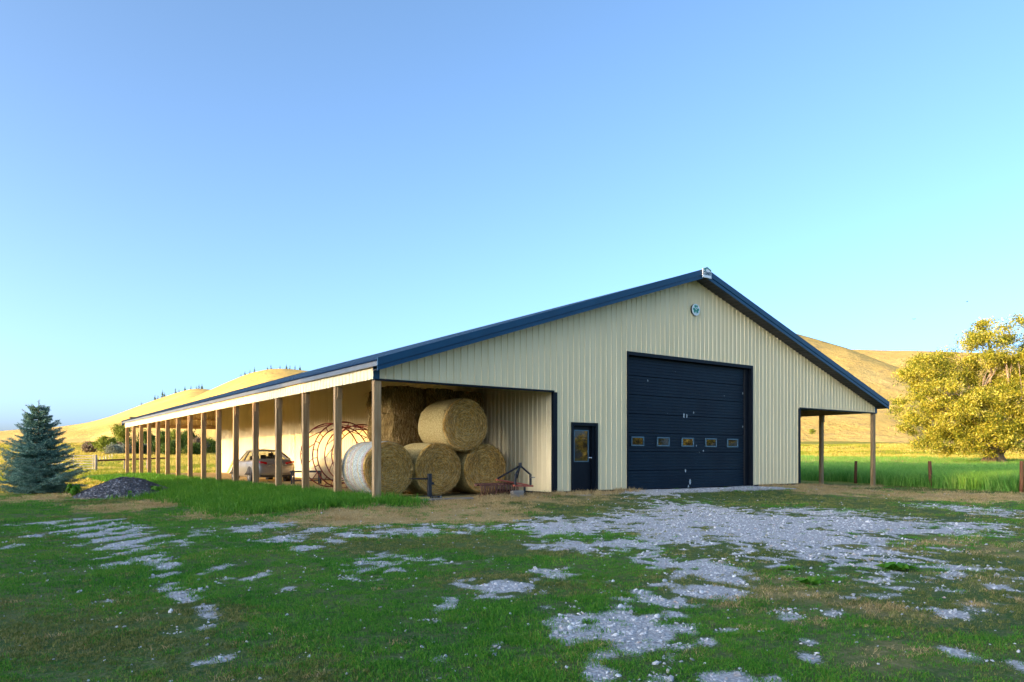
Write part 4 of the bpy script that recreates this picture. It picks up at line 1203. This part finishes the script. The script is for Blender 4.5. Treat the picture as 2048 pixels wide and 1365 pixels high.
def crown_points(lobes, nclump, nleaf, rs, cr=0.9, flat=0.75):
    vol = np.array([l[3] * l[4] * l[5] for l in lobes]) ** 0.75; vol /= vol.sum()
    pts = []; cl = []
    which = rs.choice(len(lobes), nclump, p=vol)
    for w in which:
        x, y, z, a, b, c = lobes[w]
        d = rs.normal(0, 1, 3); d /= np.linalg.norm(d)
        q = rs.uniform(0.45, 1.0) ** 0.6
        p = np.array([x + d[0] * a * q, y + d[1] * b * q, z + d[2] * c * q])
        cl.append(p)
        k = max(4, int(nleaf / nclump * rs.uniform(0.5, 1.5)))
        r_ = cr * rs.uniform(0.55, 1.3)
        e = rs.normal(0, 0.5, (k, 3)) * r_; e[:, 2] *= flat
        pts.append(p + e)
    return np.concatenate(pts), np.array(cl)

def limb_mesh(mb, p0, p1, r0, r1, rs, n=6, wob=0.08, sides=7):
    p0 = np.array(p0, float); p1 = np.array(p1, float); Ln = np.linalg.norm(p1 - p0)
    pts = []
    for k in range(n + 1):
        t = k / n
        p = p0 * (1 - t) + p1 * t + rs.normal(0, wob * Ln * 0.25, 3) * math.sin(math.pi * t)
        p[2] += 0.12 * Ln * math.sin(math.pi * t)
        pts.append(tuple(p))
    mb.tube(pts, list(np.linspace(r0, r1, n + 1)), sides)
    return pts

def broad_tree(name, label, loc, lobes, nclump, nleaf, leaf, mat, bark, trunk_r, trunk_h, seed, group=None, cr=0.9, droop=0.2, nlimb=14, cat='tree', aspect=0.45):
    rs = np.random.default_rng(seed)
    root = empty(name, loc); tag(root, label, cat, group)
    C, cl = crown_points(lobes, nclump, nleaf, rs, cr)
    C = C[C[:, 2] > 0.15]
    V, F = leaf_quads(C, leaf, rs, droop, aspect)
    np_mesh('crown', V, F, mat, root)
    mb = MB()
    mb.tube([(0, 0, -0.3), (0.02, 0, trunk_h * .3), (0.05, 0.03, trunk_h)], [trunk_r * 1.3, trunk_r, trunk_r * .75], 10)
    for k in rs.choice(len(cl), min(nlimb, len(cl)), replace=False):
        limb_mesh(mb, (0.04, 0.02, trunk_h * rs.uniform(.6, .98)), cl[k], trunk_r * rs.uniform(.3, .5), trunk_r * .08, rs)
    mb.build('trunk', bark, root, True)
    return root

# ---- the golden willow
D_W = 80.0; pxm = D_W / FPX
wb = at_depth(1988, 917, D_W); wz = gz(wb[0], wb[1])
rsw = np.random.default_rng(5)
lob = []
for (u, v, r_, dz) in [(1845, 730, 40, 0), (1890, 705, 36, 1), (1940, 690, 38, -1), (1975, 655, 34, 0), (1995, 640, 26, 1), (2045, 650, 38, 0), (1872, 775, 52, -1), (1930, 745, 56, 2), (1850, 800, 44, 1), (1990, 730, 62, 0), (2045, 730, 62, -1),
                       (1838, 850, 36, 0), (1875, 868, 44, -1), (1910, 820, 58, -2), (1960, 815, 62, -2), (1935, 868, 46, -2), (2010, 800, 66, -1), (2025, 868, 42, -2), (1985, 868, 26, 2), (2060, 820, 60, 0), (2110, 760, 70, 0), (2120, 690, 55, 1), (2110, 850, 55, 0), (2170, 780, 60, 0)]:
    x = (u - 1988) * pxm; z = (917 - v) * pxm + 0.3; k = r_ * pxm
    lob.append((x * RT[0] + dz * FW[0] * 1.6, x * RT[1] + dz * FW[1] * 1.6, z, k, k * 1.15, k * 0.8))
willow = empty('willow_tree', (wb[0], wb[1], wz)); tag(willow, 'large golden willow tree standing in the field beyond the fence', 'tree')
C, cl = crown_points(lob, 620, 150000, rsw, 0.95, 0.6)
C = C[C[:, 2] > 1.0]
V, F = leaf_quads(C, 0.25, rsw, 0.5, 0.40)
np_mesh('crown', V, F, M['willow'], willow)
mb = MB()
mb.tube([(0, 0, -.5), (0, 0, .2), (0, 0, .9), (.1, 0, 1.9)], [1.5, 1.15, 0.95, 0.8], 14)
for k in range(7):      # root flare and low burls
    a = k * .9; mb.tube([(math.cos(a) * 1.7, math.sin(a) * 1.7, -.35), (math.cos(a) * 1.1, math.sin(a) * 1.1, .25), (math.cos(a) * .6, math.sin(a) * .6, 1.2)], [.28, .36, .3], 8)
mb.build('trunk', M['bark_pale'], willow, True)
for li in rsw.choice(len(cl), 46, replace=False):
    mb = MB(); t = cl[li]
    mid = np.array([t[0] * .35, t[1] * .35, 1.5 + t[2] * .35])
    r0 = rsw.uniform(.16, .40)
    pts = [(0, 0, 1.4), tuple(mid * .55 + np.array([0, 0, .7]) + rsw.normal(0, .3, 3)), tuple(mid + rsw.normal(0, .4, 3)), tuple(t * .72 + rsw.normal(0, .4, 3)), tuple(t * .93)]
    mb.tube(pts, [r0, r0 * .8, r0 * .6, r0 * .35, .03], 8)
    for _ in range(3):
        q = t * .9 + rsw.normal(0, .7, 3); limb_mesh(mb, pts[3], q, r0 * .25, .015, rsw, 4, .1, 5)
    mb.build('limb', M['bark_pale'], willow, True)

# ---- the blue spruce
sb = np.array([-6.28, 15.3]); HS = 3.45
spruce = empty('spruce_tree', (sb[0], sb[1], gz(*sb))); tag(spruce, 'blue-green spruce on the lawn beside the gravel pile', 'tree')
rs = np.random.default_rng(21)
mb = MB(); mb.tube([(0, 0, -.2), (0, 0, HS * .5), (0, 0, HS * .93)], [.11, .06, .015], 8)
segs = []
def bough(z, a, Ln, rise):
    pts = []
    for k in range(7):
        t = k / 6
        r_ = Ln * t
        pts.append(np.array([math.cos(a) * r_, math.sin(a) * r_, z - Ln * .16 * t + rise * Ln * t ** 2.2]))
    mb.tube([tuple(p) for p in pts], list(np.linspace(.016, .004, 7)), 4)
    for k in range(6):
        segs.append((pts[k], pts[k + 1], Ln * (1 - k / 6.5)))
        nb = 2 if k else 1
        for s in (-1, 1):
            for j in range(nb):
                base = pts[k] + (pts[k + 1] - pts[k]) * rs.random()
                l2 = Ln * .42 * (1 - k / 7) * rs.uniform(.6, 1.2) + .07
                aa = a + s * rs.uniform(.55, 1.0)
                tip = base + np.array([math.cos(aa) * l2, math.sin(aa) * l2, rs.uniform(-.05, .12) * l2])
                mid = (base + tip) / 2 + np.array([0, 0, -.03 * l2])
                segs.append((base, mid, l2)); segs.append((mid, tip, l2 * .6))
                if l2 > .22:
                    for s2 in (-1, 1):
                        a3 = aa + s2 * .7; b3 = base + (tip - base) * rs.uniform(.3, .7); l3 = l2 * .4
                        segs.append((b3, b3 + np.array([math.cos(a3) * l3, math.sin(a3) * l3, .02]), l3))
z = 0.10
while z < HS * 0.93:
    t = z / HS
    Ln = 1.52 * (1 - t) ** 0.82 + .06
    if t < .08: Ln *= .82
    nb = int(13 - 6 * t)
    ph = rs.uniform(0, 6.28)
    for k in range(nb):
        bough(z + rs.normal(0, .035), ph + 2 * math.pi * k / nb + rs.normal(0, .16), Ln * rs.uniform(.58, 1.16), rs.uniform(.08, .36) + .25 * t)
    z += 0.125 + .04 * t
for (dx, dy, h0, h1) in ((0, 0, HS * .88, HS + .02), (-.40, .22, HS * .84, HS * .955), (-.52, .28, HS * .80, HS * .90), (-.2, .1, HS * .86, HS * .95)):
    p0 = np.array([dx * .12, dy * .12, h0]); p1 = np.array([dx, dy, h1])
    mb.tube([tuple(p0), tuple(p1)], [.014, .006], 5)
    for k in range(5): segs.append((p0 + (p1 - p0) * k / 5, p0 + (p1 - p0) * (k + 1) / 5, .12))
mb.build('trunk', M['bark'], spruce, True)
A0 = np.array([s[0] for s in segs]); A1 = np.array([s[1] for s in segs]); 
per = 9
t = rs.random((len(segs), per, 1)); base = (A0[:, None] * (1 - t) + A1[:, None] * t).reshape(-1, 3)
dr = np.repeat((A1 - A0) / (np.linalg.norm(A1 - A0, axis=1)[:, None] + 1e-9), per, 0)
side = rs.normal(0, 1, base.shape); side[:, 2] += .35; side -= dr * (side * dr).sum(1)[:, None]; side /= np.linalg.norm(side, axis=1)[:, None]
nd = dr * .75 + side * .75; nl_ = rs.uniform(.045, .085, (len(base), 1))
wv = np.cross(nd, rs.normal(0, 1, base.shape)); wv /= np.linalg.norm(wv, axis=1)[:, None]; wv *= .0075
V = np.stack([base - wv * .6, base + nd * nl_ * .5 + wv, base + nd * nl_, base + nd * nl_ * .5 - wv], 1).reshape(-1, 3)
np_mesh('crown', V, np.arange(len(V)).reshape(-1, 4), M['spruce'], spruce)

# ---- the trees and shrubs across the field on the left
D_T = 148.0; pxt = D_T / FPX
tl_ = [ # u centre, v top, half width px, base v, material, label, density
    (212, 874, 20, 911, 'leaf_lit', 'bright green rounded bush beside the white field posts'),
    (180, 889, 11, 909, 'leaf_brown', 'bare brownish shrub beside the bright green bush'),
    (244, 848, 16, 911, 'leaf_lit', 'tall light green tree left of the barn end posts'),
    (268, 866, 20, 911, 'leaf', 'dark green tree seen between the first barn end posts'),
    (238, 884, 17, 911, 'leaf_brown', 'grey-brown twiggy shrub in front of the tall tree'),
    (298, 858, 20, 912, 'leaf', 'dark green tree right of the pale silvery shrubs'),
    (326, 862, 20, 912, 'leaf', 'dense dark tree in the middle of the field tree row'),
    (352, 856, 21, 912, 'leaf_lit', 'light green tree in the field tree row'),
    (378, 860, 19, 912, 'leaf', 'dark tree beside the pinkish shrub'),
    (399, 871, 13, 912, 'leaf_brown', 'pinkish brown shrub in the field tree row'),
    (419, 879, 13, 911, 'leaf_lit', 'light green round bush next to the barn wall'),
    (226, 897, 12, 913, 'leaf_silver', 'pale silvery shrub at the foot of the field trees'),
    (247, 899, 11, 913, 'leaf_silver', 'pale silvery shrub behind the barn end post'),
    (288, 894, 12, 913, 'leaf_silver', 'pale silvery shrub under the dark field trees'),
    (340, 884, 22, 913, 'leaf', 'dark understorey shrub below the field trees'),
    (390, 888, 20, 913, 'leaf', 'dark understorey shrub below the pinkish shrub')]
for k, (u, vt, hw, vb, mt, lb) in enumerate(tl_):
    d = D_T + (k * 37 % 11) * 1.3 - (6 if 'silver' in mt or 'under' in lb else 0)
    p = at_depth(u, vb, d); g = gz(p[0], p[1])
    hgt = max(1.5, CAM[2] + (916.62 - vt) / FPX * d - g); w = hw * d / FPX
    rs = np.random.default_rng(100 + k); lobes = []
    for j in range(9):
        q = rs.uniform(0, 6.28); r_ = rs.uniform(0, .55) * w; zz = rs.uniform(.22, .78) * hgt
        lobes.append((math.cos(q) * r_, math.sin(q) * r_, zz, w * rs.uniform(.35, .6), w * rs.uniform(.35, .6), hgt * rs.uniform(.14, .24)))
    broad_tree('shrub' if hgt < 4 else 'field_tree', lb, (p[0], p[1], g), lobes, 80, 6500, .34, M[mt], M['bark'], .10 + hgt * .012, hgt * .35, 200 + k, 'trees and shrubs across the field', .85, .1, 10, 'bush' if hgt < 4 else 'tree', .6)

# ---- lone bush on the right-hand slope
p = at_depth(1624, 868, 300); g = gz(p[0], p[1])
broad_tree('bush', 'lone round green bush on the pale slope beyond the lean-to', (p[0], p[1], max(g, p[2] - .3)), [(0, 0, 1.1, 1.1, 1.1, .95), (.3, 0, 1.4, .8, .8, .7)], 26, 1500, .3, M['leaf_lit'], M['bark'], .12, .8, 77, None, .5, 0, 5, 'bush', .6)

# ---- windbreak west of the yard (throws the long evening shade over the lawn) and trees behind the yard
def proto_tree(seed, mat, hgt, w, nleaf, leaf):
    rs = np.random.default_rng(seed); lobes = []
    for j in range(12):
        q = rs.uniform(0, 6.28); r_ = rs.uniform(0, .5) * w; zz = rs.uniform(.12, .82) * hgt
        lobes.append((math.cos(q) * r_, math.sin(q) * r_, zz, w * rs.uniform(.45, .65), w * rs.uniform(.45, .65), hgt * rs.uniform(.14, .2)))
    return lobes
lw_ = proto_tree(3, 'leaf', 8.4, 2.7, 0, 0)
row = broad_tree('windbreak_tree', 'low leafy windbreak tree in the row west of the barn', (-45, 19.0, gz(-45, 19)), lw_, 110, 6500, .55, M['leaf'], M['bark'], .2, 2.4, 31, 'low windbreak row', .9, .1, 10, 'tree', .7)
lows = []
for k in range(9):
    y = 19.0 - k * 2.45
    t = row if k == 0 else copy_tree(row)
    t.location = (-45 + (k % 3) * .9, y, gz(-45, y)); t.rotation_euler = (0, 0, k * 1.3); sgn = (1.0, .93, 1.04)[k % 3] * (1.0 if k < 3 else 1.27); t.scale = (1, 1, sgn)
tw_ = proto_tree(8, 'leaf', 9.2, 3.2, 0, 0)
tall = broad_tree('windbreak_tree', 'tall leafy windbreak tree in the row south of the barn', (-45, -6, gz(-45, -6)), tw_, 150, 8000, .8, M['leaf'], M['bark'], .3, 2.6, 32, 'tall windbreak row', 1.3, .1, 10, 'tree', .7)
for k in range(13):
    y = -4.5 - k * 2.9
    t = tall if k == 0 else copy_tree(tall)
    t.location = (-46 + (k % 2) * 1.5, y, gz(-45, y)); t.rotation_euler = (0, 0, k * 2.1); t.scale = (1, 1, (1, .92, 1.06)[k % 3])
for k, (x, y, s_) in enumerate(((46, -40, 1.0), (38, -49, .9), (55, -34, 1.1), (60, -48, 1.2), (30, -58, 1.0))):
    t = broad_tree('yard_tree', 'yellow-green tree across the yard facing the barn front', (x, y, gz(x, y)), proto_tree(40 + k, 'w', 9 * s_, 3.6, 0, 0), 90, 4500, .5, M['willow'], M['bark'], .25, 3, 50 + k, 'trees across the yard', .9, .1, 8, 'tree', .6)

# ================================================================== grass and stones
def blade_tuft(name, n, h, spread, w, rs, lean=0.5):
    a = rs.uniform(0, 6.283, n); q = np.sqrt(rs.random(n)) * spread
    B = np.column_stack([np.cos(a) * q, np.sin(a) * q, np.full(n, -0.01)])
    hh = h * rs.uniform(.45, 1.25, n)
    d = rs.uniform(0, 6.283, n); ln = rs.uniform(.1, lean, n) * hh
    mid = B + np.column_stack([np.cos(d) * ln * .35, np.sin(d) * ln * .35, hh * .6])
    tip = B + np.column_stack([np.cos(d) * ln, np.sin(d) * ln, hh * rs.uniform(.75, 1.0, n)])
    f = rs.uniform(0, 6.283, n); wv = np.column_stack([np.cos(f), np.sin(f), np.zeros(n)]) * w
    V = np.stack([B - wv, B + wv, mid + wv * .7, tip, mid - wv * .7], 1).reshape(-1, 3)
    i = np.arange(n) * 5
    Fq = np.stack([i, i + 1, i + 2, i + 4], 1); Ft = np.stack([i + 4, i + 2, i + 3], 1)
    me = bpy.data.meshes.new(name)
    me.from_pydata([tuple(v) for v in V], [], [tuple(q_) for q_ in Fq] + [tuple(q_) for q_ in Ft]); me.update()
    return me

def scatter(name, pts, scl, tmpl, label, rs, tilt=0.0):
    """one object; instances of the mesh `tmpl` at pts through geometry nodes."""
    n = len(pts)
    me = bpy.data.meshes.new(name)
    me.vertices.add(n); me.vertices.foreach_set('co', np.ascontiguousarray(pts, dtype=np.float32).ravel()); me.update()
    a = me.attributes.new('scl', 'FLOAT', 'POINT'); a.data.foreach_set('value', np.ascontiguousarray(scl, dtype=np.float32))
    rot = np.column_stack([rs.normal(0, tilt, n), rs.normal(0, tilt, n), rs.uniform(0, 6.283, n)]).astype(np.float32)
    a = me.attributes.new('rot', 'FLOAT_VECTOR', 'POINT'); a.data.foreach_set('vector', rot.ravel())
    o = link_mesh(name, me)
    to = bpy.data.objects.new(name + '_piece', tmpl)
    ng = bpy.data.node_groups.new(name + '_scatter', 'GeometryNodeTree')
    ng.interface.new_socket('Geometry', in_out='INPUT', socket_type='NodeSocketGeometry')
    ng.interface.new_socket('Geometry', in_out='OUTPUT', socket_type='NodeSocketGeometry')
    gi = ng.nodes.new('NodeGroupInput'); go = ng.nodes.new('NodeGroupOutput')
    oi = ng.nodes.new('GeometryNodeObjectInfo'); oi.inputs['Object'].default_value = to; oi.inputs['As Instance'].default_value = True
    ip = ng.nodes.new('GeometryNodeInstanceOnPoints')
    m2p = ng.nodes.new('GeometryNodeMeshToPoints')
    na = ng.nodes.new('GeometryNodeInputNamedAttribute'); na.data_type = 'FLOAT'; na.inputs[0].default_value = 'scl'
    nr_ = ng.nodes.new('GeometryNodeInputNamedAttribute'); nr_.data_type = 'FLOAT_VECTOR'; nr_.inputs[0].default_value = 'rot'
    ng.links.new(gi.outputs[0], m2p.inputs[0]); ng.links.new(m2p.outputs[0], ip.inputs['Points'])
    ng.links.new(oi.outputs['Geometry'], ip.inputs['Instance'])
    ng.links.new(nr_.outputs[0], ip.inputs['Rotation']); ng.links.new(na.outputs[0], ip.inputs['Scale'])
    ng.links.new(ip.outputs[0], go.inputs[0])
    md = o.modifiers.new('scatter', 'NODES'); md.node_group = ng
    tag(o, label, kind='stuff')
    return o

rs = np.random.default_rng(99)
def rand_pts(x0, x1, y0, y1, n): return rs.uniform(x0, x1, n), rs.uniform(y0, y1, n)
def keep_view(x, y, slack=2.5):
    d = (x - CAM[0]) * FW[0] + (y - CAM[1]) * FW[1]; l = (x - CAM[0]) * RT[0] + (y - CAM[1]) * RT[1]
    return d, (d > 3.0) & (np.abs(l) < d * 0.70 + slack)
def tmesh(n, h, sp_, w, mat, lean=.5):
    me = blade_tuft('tuft', n, h, sp_, w, rs, lean); me.materials.append(M[mat]); return me
# lawn
X, Y = rand_pts(-13, 26, -16, 14, 420000)
d, k = keep_view(X, Y); X, Y, d = X[k], Y[k], d[k]
dens = np.interp(d, [3, 6, 10, 16, 24, 32], [1.0, .8, .42, .2, .10, .07]) * 0.93
k = rs.random(len(X)) < dens; X, Y, d = X[k], Y[k], d[k]
g_, dy_, lu_, fl_ = masks(X, Y)
inside = (X > .4) & (Y > 0.1) & (X < W)
bare = fbm(X * 2.3 + 40, Y * 2.3, 4)
k = (rs.random(len(X)) > np.clip(g_ * 1.0, 0, .90)) & ~inside & (rs.random(len(X)) < sstep(.28, .58, bare - .10 * sstep(-3, 4, X - .45 * (Y + 8))) * .6 + .4 - .24 * sstep(-3, 4, X - .45 * (Y + 8)))
k &= np.hypot(X - pc[0], Y - pc[1]) > 1.5
X, Y, d, dy_, lu_ = X[k], Y[k], d[k], dy_[k], lu_[k]
isdry = rs.random(len(X)) < np.clip(dy_ * .8 + .006, 0, .9); islush = (~isdry) & (rs.random(len(X)) < lu_)
P = np.column_stack([X, Y, ground_z(X, Y)])
big = np.interp(d, [4, 10, 20, 30], [.85, 1.1, 1.6, 2.2]) * (0.5 + 0.8 * fbm(X * .9, Y * .9, 3)) * (1 - .35 * np.clip(g_[k], 0, 1))
reg = ~(isdry | islush)
oliv = fbm(X * .55 + 9, Y * .55, 4) + .20 * sstep(-5, 3, X - .45 * (Y + 10)) + rs.normal(0, .07, len(X)); half = oliv < .60
scatter('lawn_grass', P[reg & half], big[reg & half], tmesh(40, .040, .095, .0032, 'grass', 1.2), 'short green lawn grass', rs, .12)
scatter('lawn_grass', P[reg & ~half], big[reg & ~half], tmesh(36, .034, .095, .0032, 'grass_olive', 1.5), 'short olive worn lawn grass', rs, .12)
scatter('dry_grass', P[isdry], big[isdry] * 1.1, tmesh(34, .040, .10, .0028, 'grass_dry', 1.8), 'dry straw-coloured lawn grass', rs, .15)
scatter('lush_grass', P[islush], big[islush] * 1.5, tmesh(34, .085, .10, .0042, 'grass_lush', .9), 'lush green grass along the barn posts', rs, .12)
# longer fringe round post feet and along the pile
X, Y = rand_pts(-3.2, 1.4, -.9, 30, 5200); _, _, lu_, _ = masks(X, Y)
k = (rs.random(len(X)) < lu_ * 1.1) & ~((X > -.02) & (X < .22) & (np.mod(Y, S) < .15)) & ((X < .75) | (rs.random(len(X)) < .3)) & (np.hypot(X - pc[0], Y - pc[1]) > 1.5)
X, Y = X[k], Y[k]
scatter('lush_grass', np.column_stack([X, Y, ground_z(X, Y)]), rs.uniform(.6, 1.5, len(X)), tmesh(30, .20, .13, .005, 'grass_lush', .8), 'longer lush grass round the post feet', rs, .12)
X = np.concatenate([rs.uniform(3.0, 5.9, 140), rs.uniform(5.9, 9.0, 160), rs.uniform(15.6, 24, 260)]); Y = rs.normal(-.35, .25, len(X)); Y = np.minimum(Y, -.06)
scatter('dry_grass', np.column_stack([X, Y, ground_z(X, Y)]), rs.uniform(.5, 1.3, len(X)), tmesh(22, .12, .10, .004, 'grass_dry', 1.0), 'dry grass fringe along the barn foot', rs, .2)
# sunlit fields: blades catch the low sun where the bare ground would not
n = 42000
d = 28 + 270 * rs.random(n) ** 1.5; l = d * rs.uniform(-.78, .78, n)
X = CAM[0] + FW[0] * d + RT[0] * l; Y = CAM[1] + FW[1] * d + RT[1] * l
_, _, lu_, fl_ = masks(X, Y)
k = (fl_ > .3) & ~((X > -.5) & (X < W + .5) & (Y > -1) & (Y < 38.5)) & (np.hypot(X - pc[0], Y - pc[1]) > 1.7) & ~((X > 24) & (d < 75))
X, Y, d = X[k], Y[k], d[k]
nn = fbm(X * .05, Y * .12, 3) + rs.normal(0, .06, len(X)); s_ = np.interp(d, [28, 60, 120, 300], [1, 1.5, 2.6, 5.5]) * rs.uniform(.7, 1.3, len(X))
P = np.column_stack([X, Y, ground_z(X, Y)])
k = nn > .43
scatter('field_grass', P[k], s_[k], tmesh(26, .13, .17, .008, 'grass_gold', .8), 'golden sunlit field grass', rs, .1)
scatter('field_grass', P[~k], s_[~k], tmesh(26, .13, .17, .008, 'grass_yg', .8), 'green sunlit field grass', rs, .1)
# tall grass beyond the fence on the right
X, Y = rand_pts(23, 95, -14, 75, 60000); d, k = keep_view(X, Y, 4)
X, Y, d = X[k], Y[k], d[k]
off = (X - 25.4) * .918 - (Y + 1.96) * .395 + (fbm(X * .6, Y * .6, 2) - .5) * 1.2
dens = np.interp(d, [33, 45, 70, 120], [1, .75, .45, .25]) * sstep(.1, .5, off)
k = (rs.random(len(X)) < dens) & ((X > W + .5) | (Y < -.5)); X, Y, d = X[k], Y[k], d[k]
h_ = np.interp(d, [33, 60, 110], [1, 1.1, 1.3]) * (.6 + .75 * fbm(X * .12, Y * .12, 3))
gy_ = rs.random(len(X)) < np.clip(sstep(40, 75, d) * .5, 0, 1)
P = np.column_stack([X, Y, ground_z(X, Y)])
scatter('tall_grass', P[~gy_], h_[~gy_], tmesh(44, .66, .34, .011, 'grass_tall', .55), 'tall green meadow grass beyond the fence', rs, .08)
scatter('tall_grass', P[gy_], h_[gy_] * .9, tmesh(34, .62, .34, .011, 'grass_dry', .6), 'tall dry seed heads in the meadow', rs, .08)
# stones
def stone_mesh(seed):
    bm = bmesh.new(); bmesh.ops.create_icosphere(bm, subdivisions=1, radius=1.0)
    r2 = random.Random(seed); sx, sy, sz = r2.uniform(.8, 1.2), r2.uniform(.6, 1), r2.uniform(.4, .7)
    for v in bm.verts:
        k2 = r2.uniform(.78, 1.15); v.co = Vector((v.co.x * sx * k2, v.co.y * sy * k2, v.co.z * sz * k2))
    me = bpy.data.meshes.new('stone'); bm.to_mesh(me); bm.free(); me.materials.append(M['stone']); return me
X, Y = rand_pts(-12, 22, -15.5, .1, 260000); d, k = keep_view(X, Y, 1.5); X, Y, d = X[k], Y[k], d[k]
g_, _, _, _ = masks(X, Y)
dens = np.interp(d, [3, 7, 12, 20], [.95, .6, .28, .14])
pr = sstep(.05, .8, g_) * dens + .035 * dens
k = (rs.random(len(X)) < pr) & (Y < -.1); X, Y, d = X[k], Y[k], d[k]
size = rs.gamma(3.0, .0026, len(X)) + .003; size *= np.interp(d, [4, 12, 20], [1, 1.2, 1.5])
P = np.column_stack([X, Y, ground_z(X, Y) + size * .15])
for q in range(3):
    k = np.arange(len(X)) % 3 == q
    scatter('gravel_stones', P[k], size[k], stone_mesh(q), 'loose grey gravel stones worn through the lawn', rs, .5)
# stones on the pile
n = 2600; a = rs.uniform(0, 6.283, n); q = np.sqrt(rs.random(n)) * .98
U_, V_ = np.cos(a) * q, np.sin(a) * q
X = pc[0] + U_ * RT[0] * 1.62 + V_ * FW[0] * 1.5; Y = pc[1] + U_ * RT[1] * 1.62 + V_ * FW[1] * 1.5
Z = ground_z(X, Y) + np.clip(1 - q ** 1.25, 0, 1) ** .95 * .66 * (0.80 + 0.35 * fbm(X * .9 + 3, Y * .9, 3)) + .005
sm2 = stone_mesh(8); sm2.materials.clear(); sm2.materials.append(M['pile'])
scatter('gravel_stones', np.column_stack([X, Y, Z]), rs.uniform(.015, .045, n), sm2, 'dark stones on the gravel mound', rs, .6)

# ---- weeds
def weed(loc, r_, h, n, seed, label):
    r3 = np.random.default_rng(seed); mb = MB()
    for k in range(n):
        a = r3.uniform(0, 6.283); ln = r_ * r3.uniform(.5, 1.1); w = ln * r3.uniform(.16, .26); z1 = h * r3.uniform(.4, 1.1)
        d = np.array([math.cos(a), math.sin(a), 0]); s = np.array([-math.sin(a), math.cos(a), 0]) * w
        b = d * .01; m = d * ln * .55 + np.array([0, 0, z1]); t = d * ln + np.array([0, 0, z1 * .55])
        mb.add([b, m + s, t, m - s], [(0, 1, 2, 3)])
    o = mb.build('weed', M['grass_lush']); o.location = (loc[0], loc[1], gz(*loc)); tag(o, label, 'weed')
weed((0.46, -13.0), .24, .08, 34, 1, 'largest broad-leaved green weed in the worn lawn')
weed((-1.15, -12.92), .19, .06, 26, 2, 'flat green weed in the lawn between the gravel and the largest weed')
weed((-.56, -12.26), .14, .05, 20, 3, 'smallest green weed clump behind the other two weeds')
weed((-5.55, 11.3), .30, .42, 40, 4, 'tall weed at the spruce side of the gravel mound')
weed((-3.25, 9.95), .30, .28, 40, 5, 'green weed at the front foot of the gravel mound')
weed((-4.1, 9.75), .26, .22, 34, 6, 'low weed in front of the gravel mound')

# ---- two birds in the sky
for k, (u, v, d) in enumerate(((1934, 604, 95), (1828, 639, 90))):
    b = empty('bird', tuple(at_depth(u, v, d)), 1.0 + k); tag(b, ('small dark bird flying above the willow', 'small dark bird flying between the barn and the willow')[k], 'bird')
    MB().tube([(0, -.10, 0), (0, -.05, 0), (0, .04, .01), (0, .09, 0), (0, .12, 0)], [.004, .028, .032, .018, .004], 8).build('body', M['iron'], b, True)
    for s in (-1, 1):
        mb = MB(); mb.add([(s * .02, .05, .015), (s * .12, .05, .07), (s * .22, -.02, .05), (s * .12, -.04, .06), (s * .02, -.05, .01)], [(0, 1, 2, 3, 4)])
        w = mb.build('wing', M['iron'], b); q = w.modifiers.new('t', 'SOLIDIFY'); q.thickness = .006
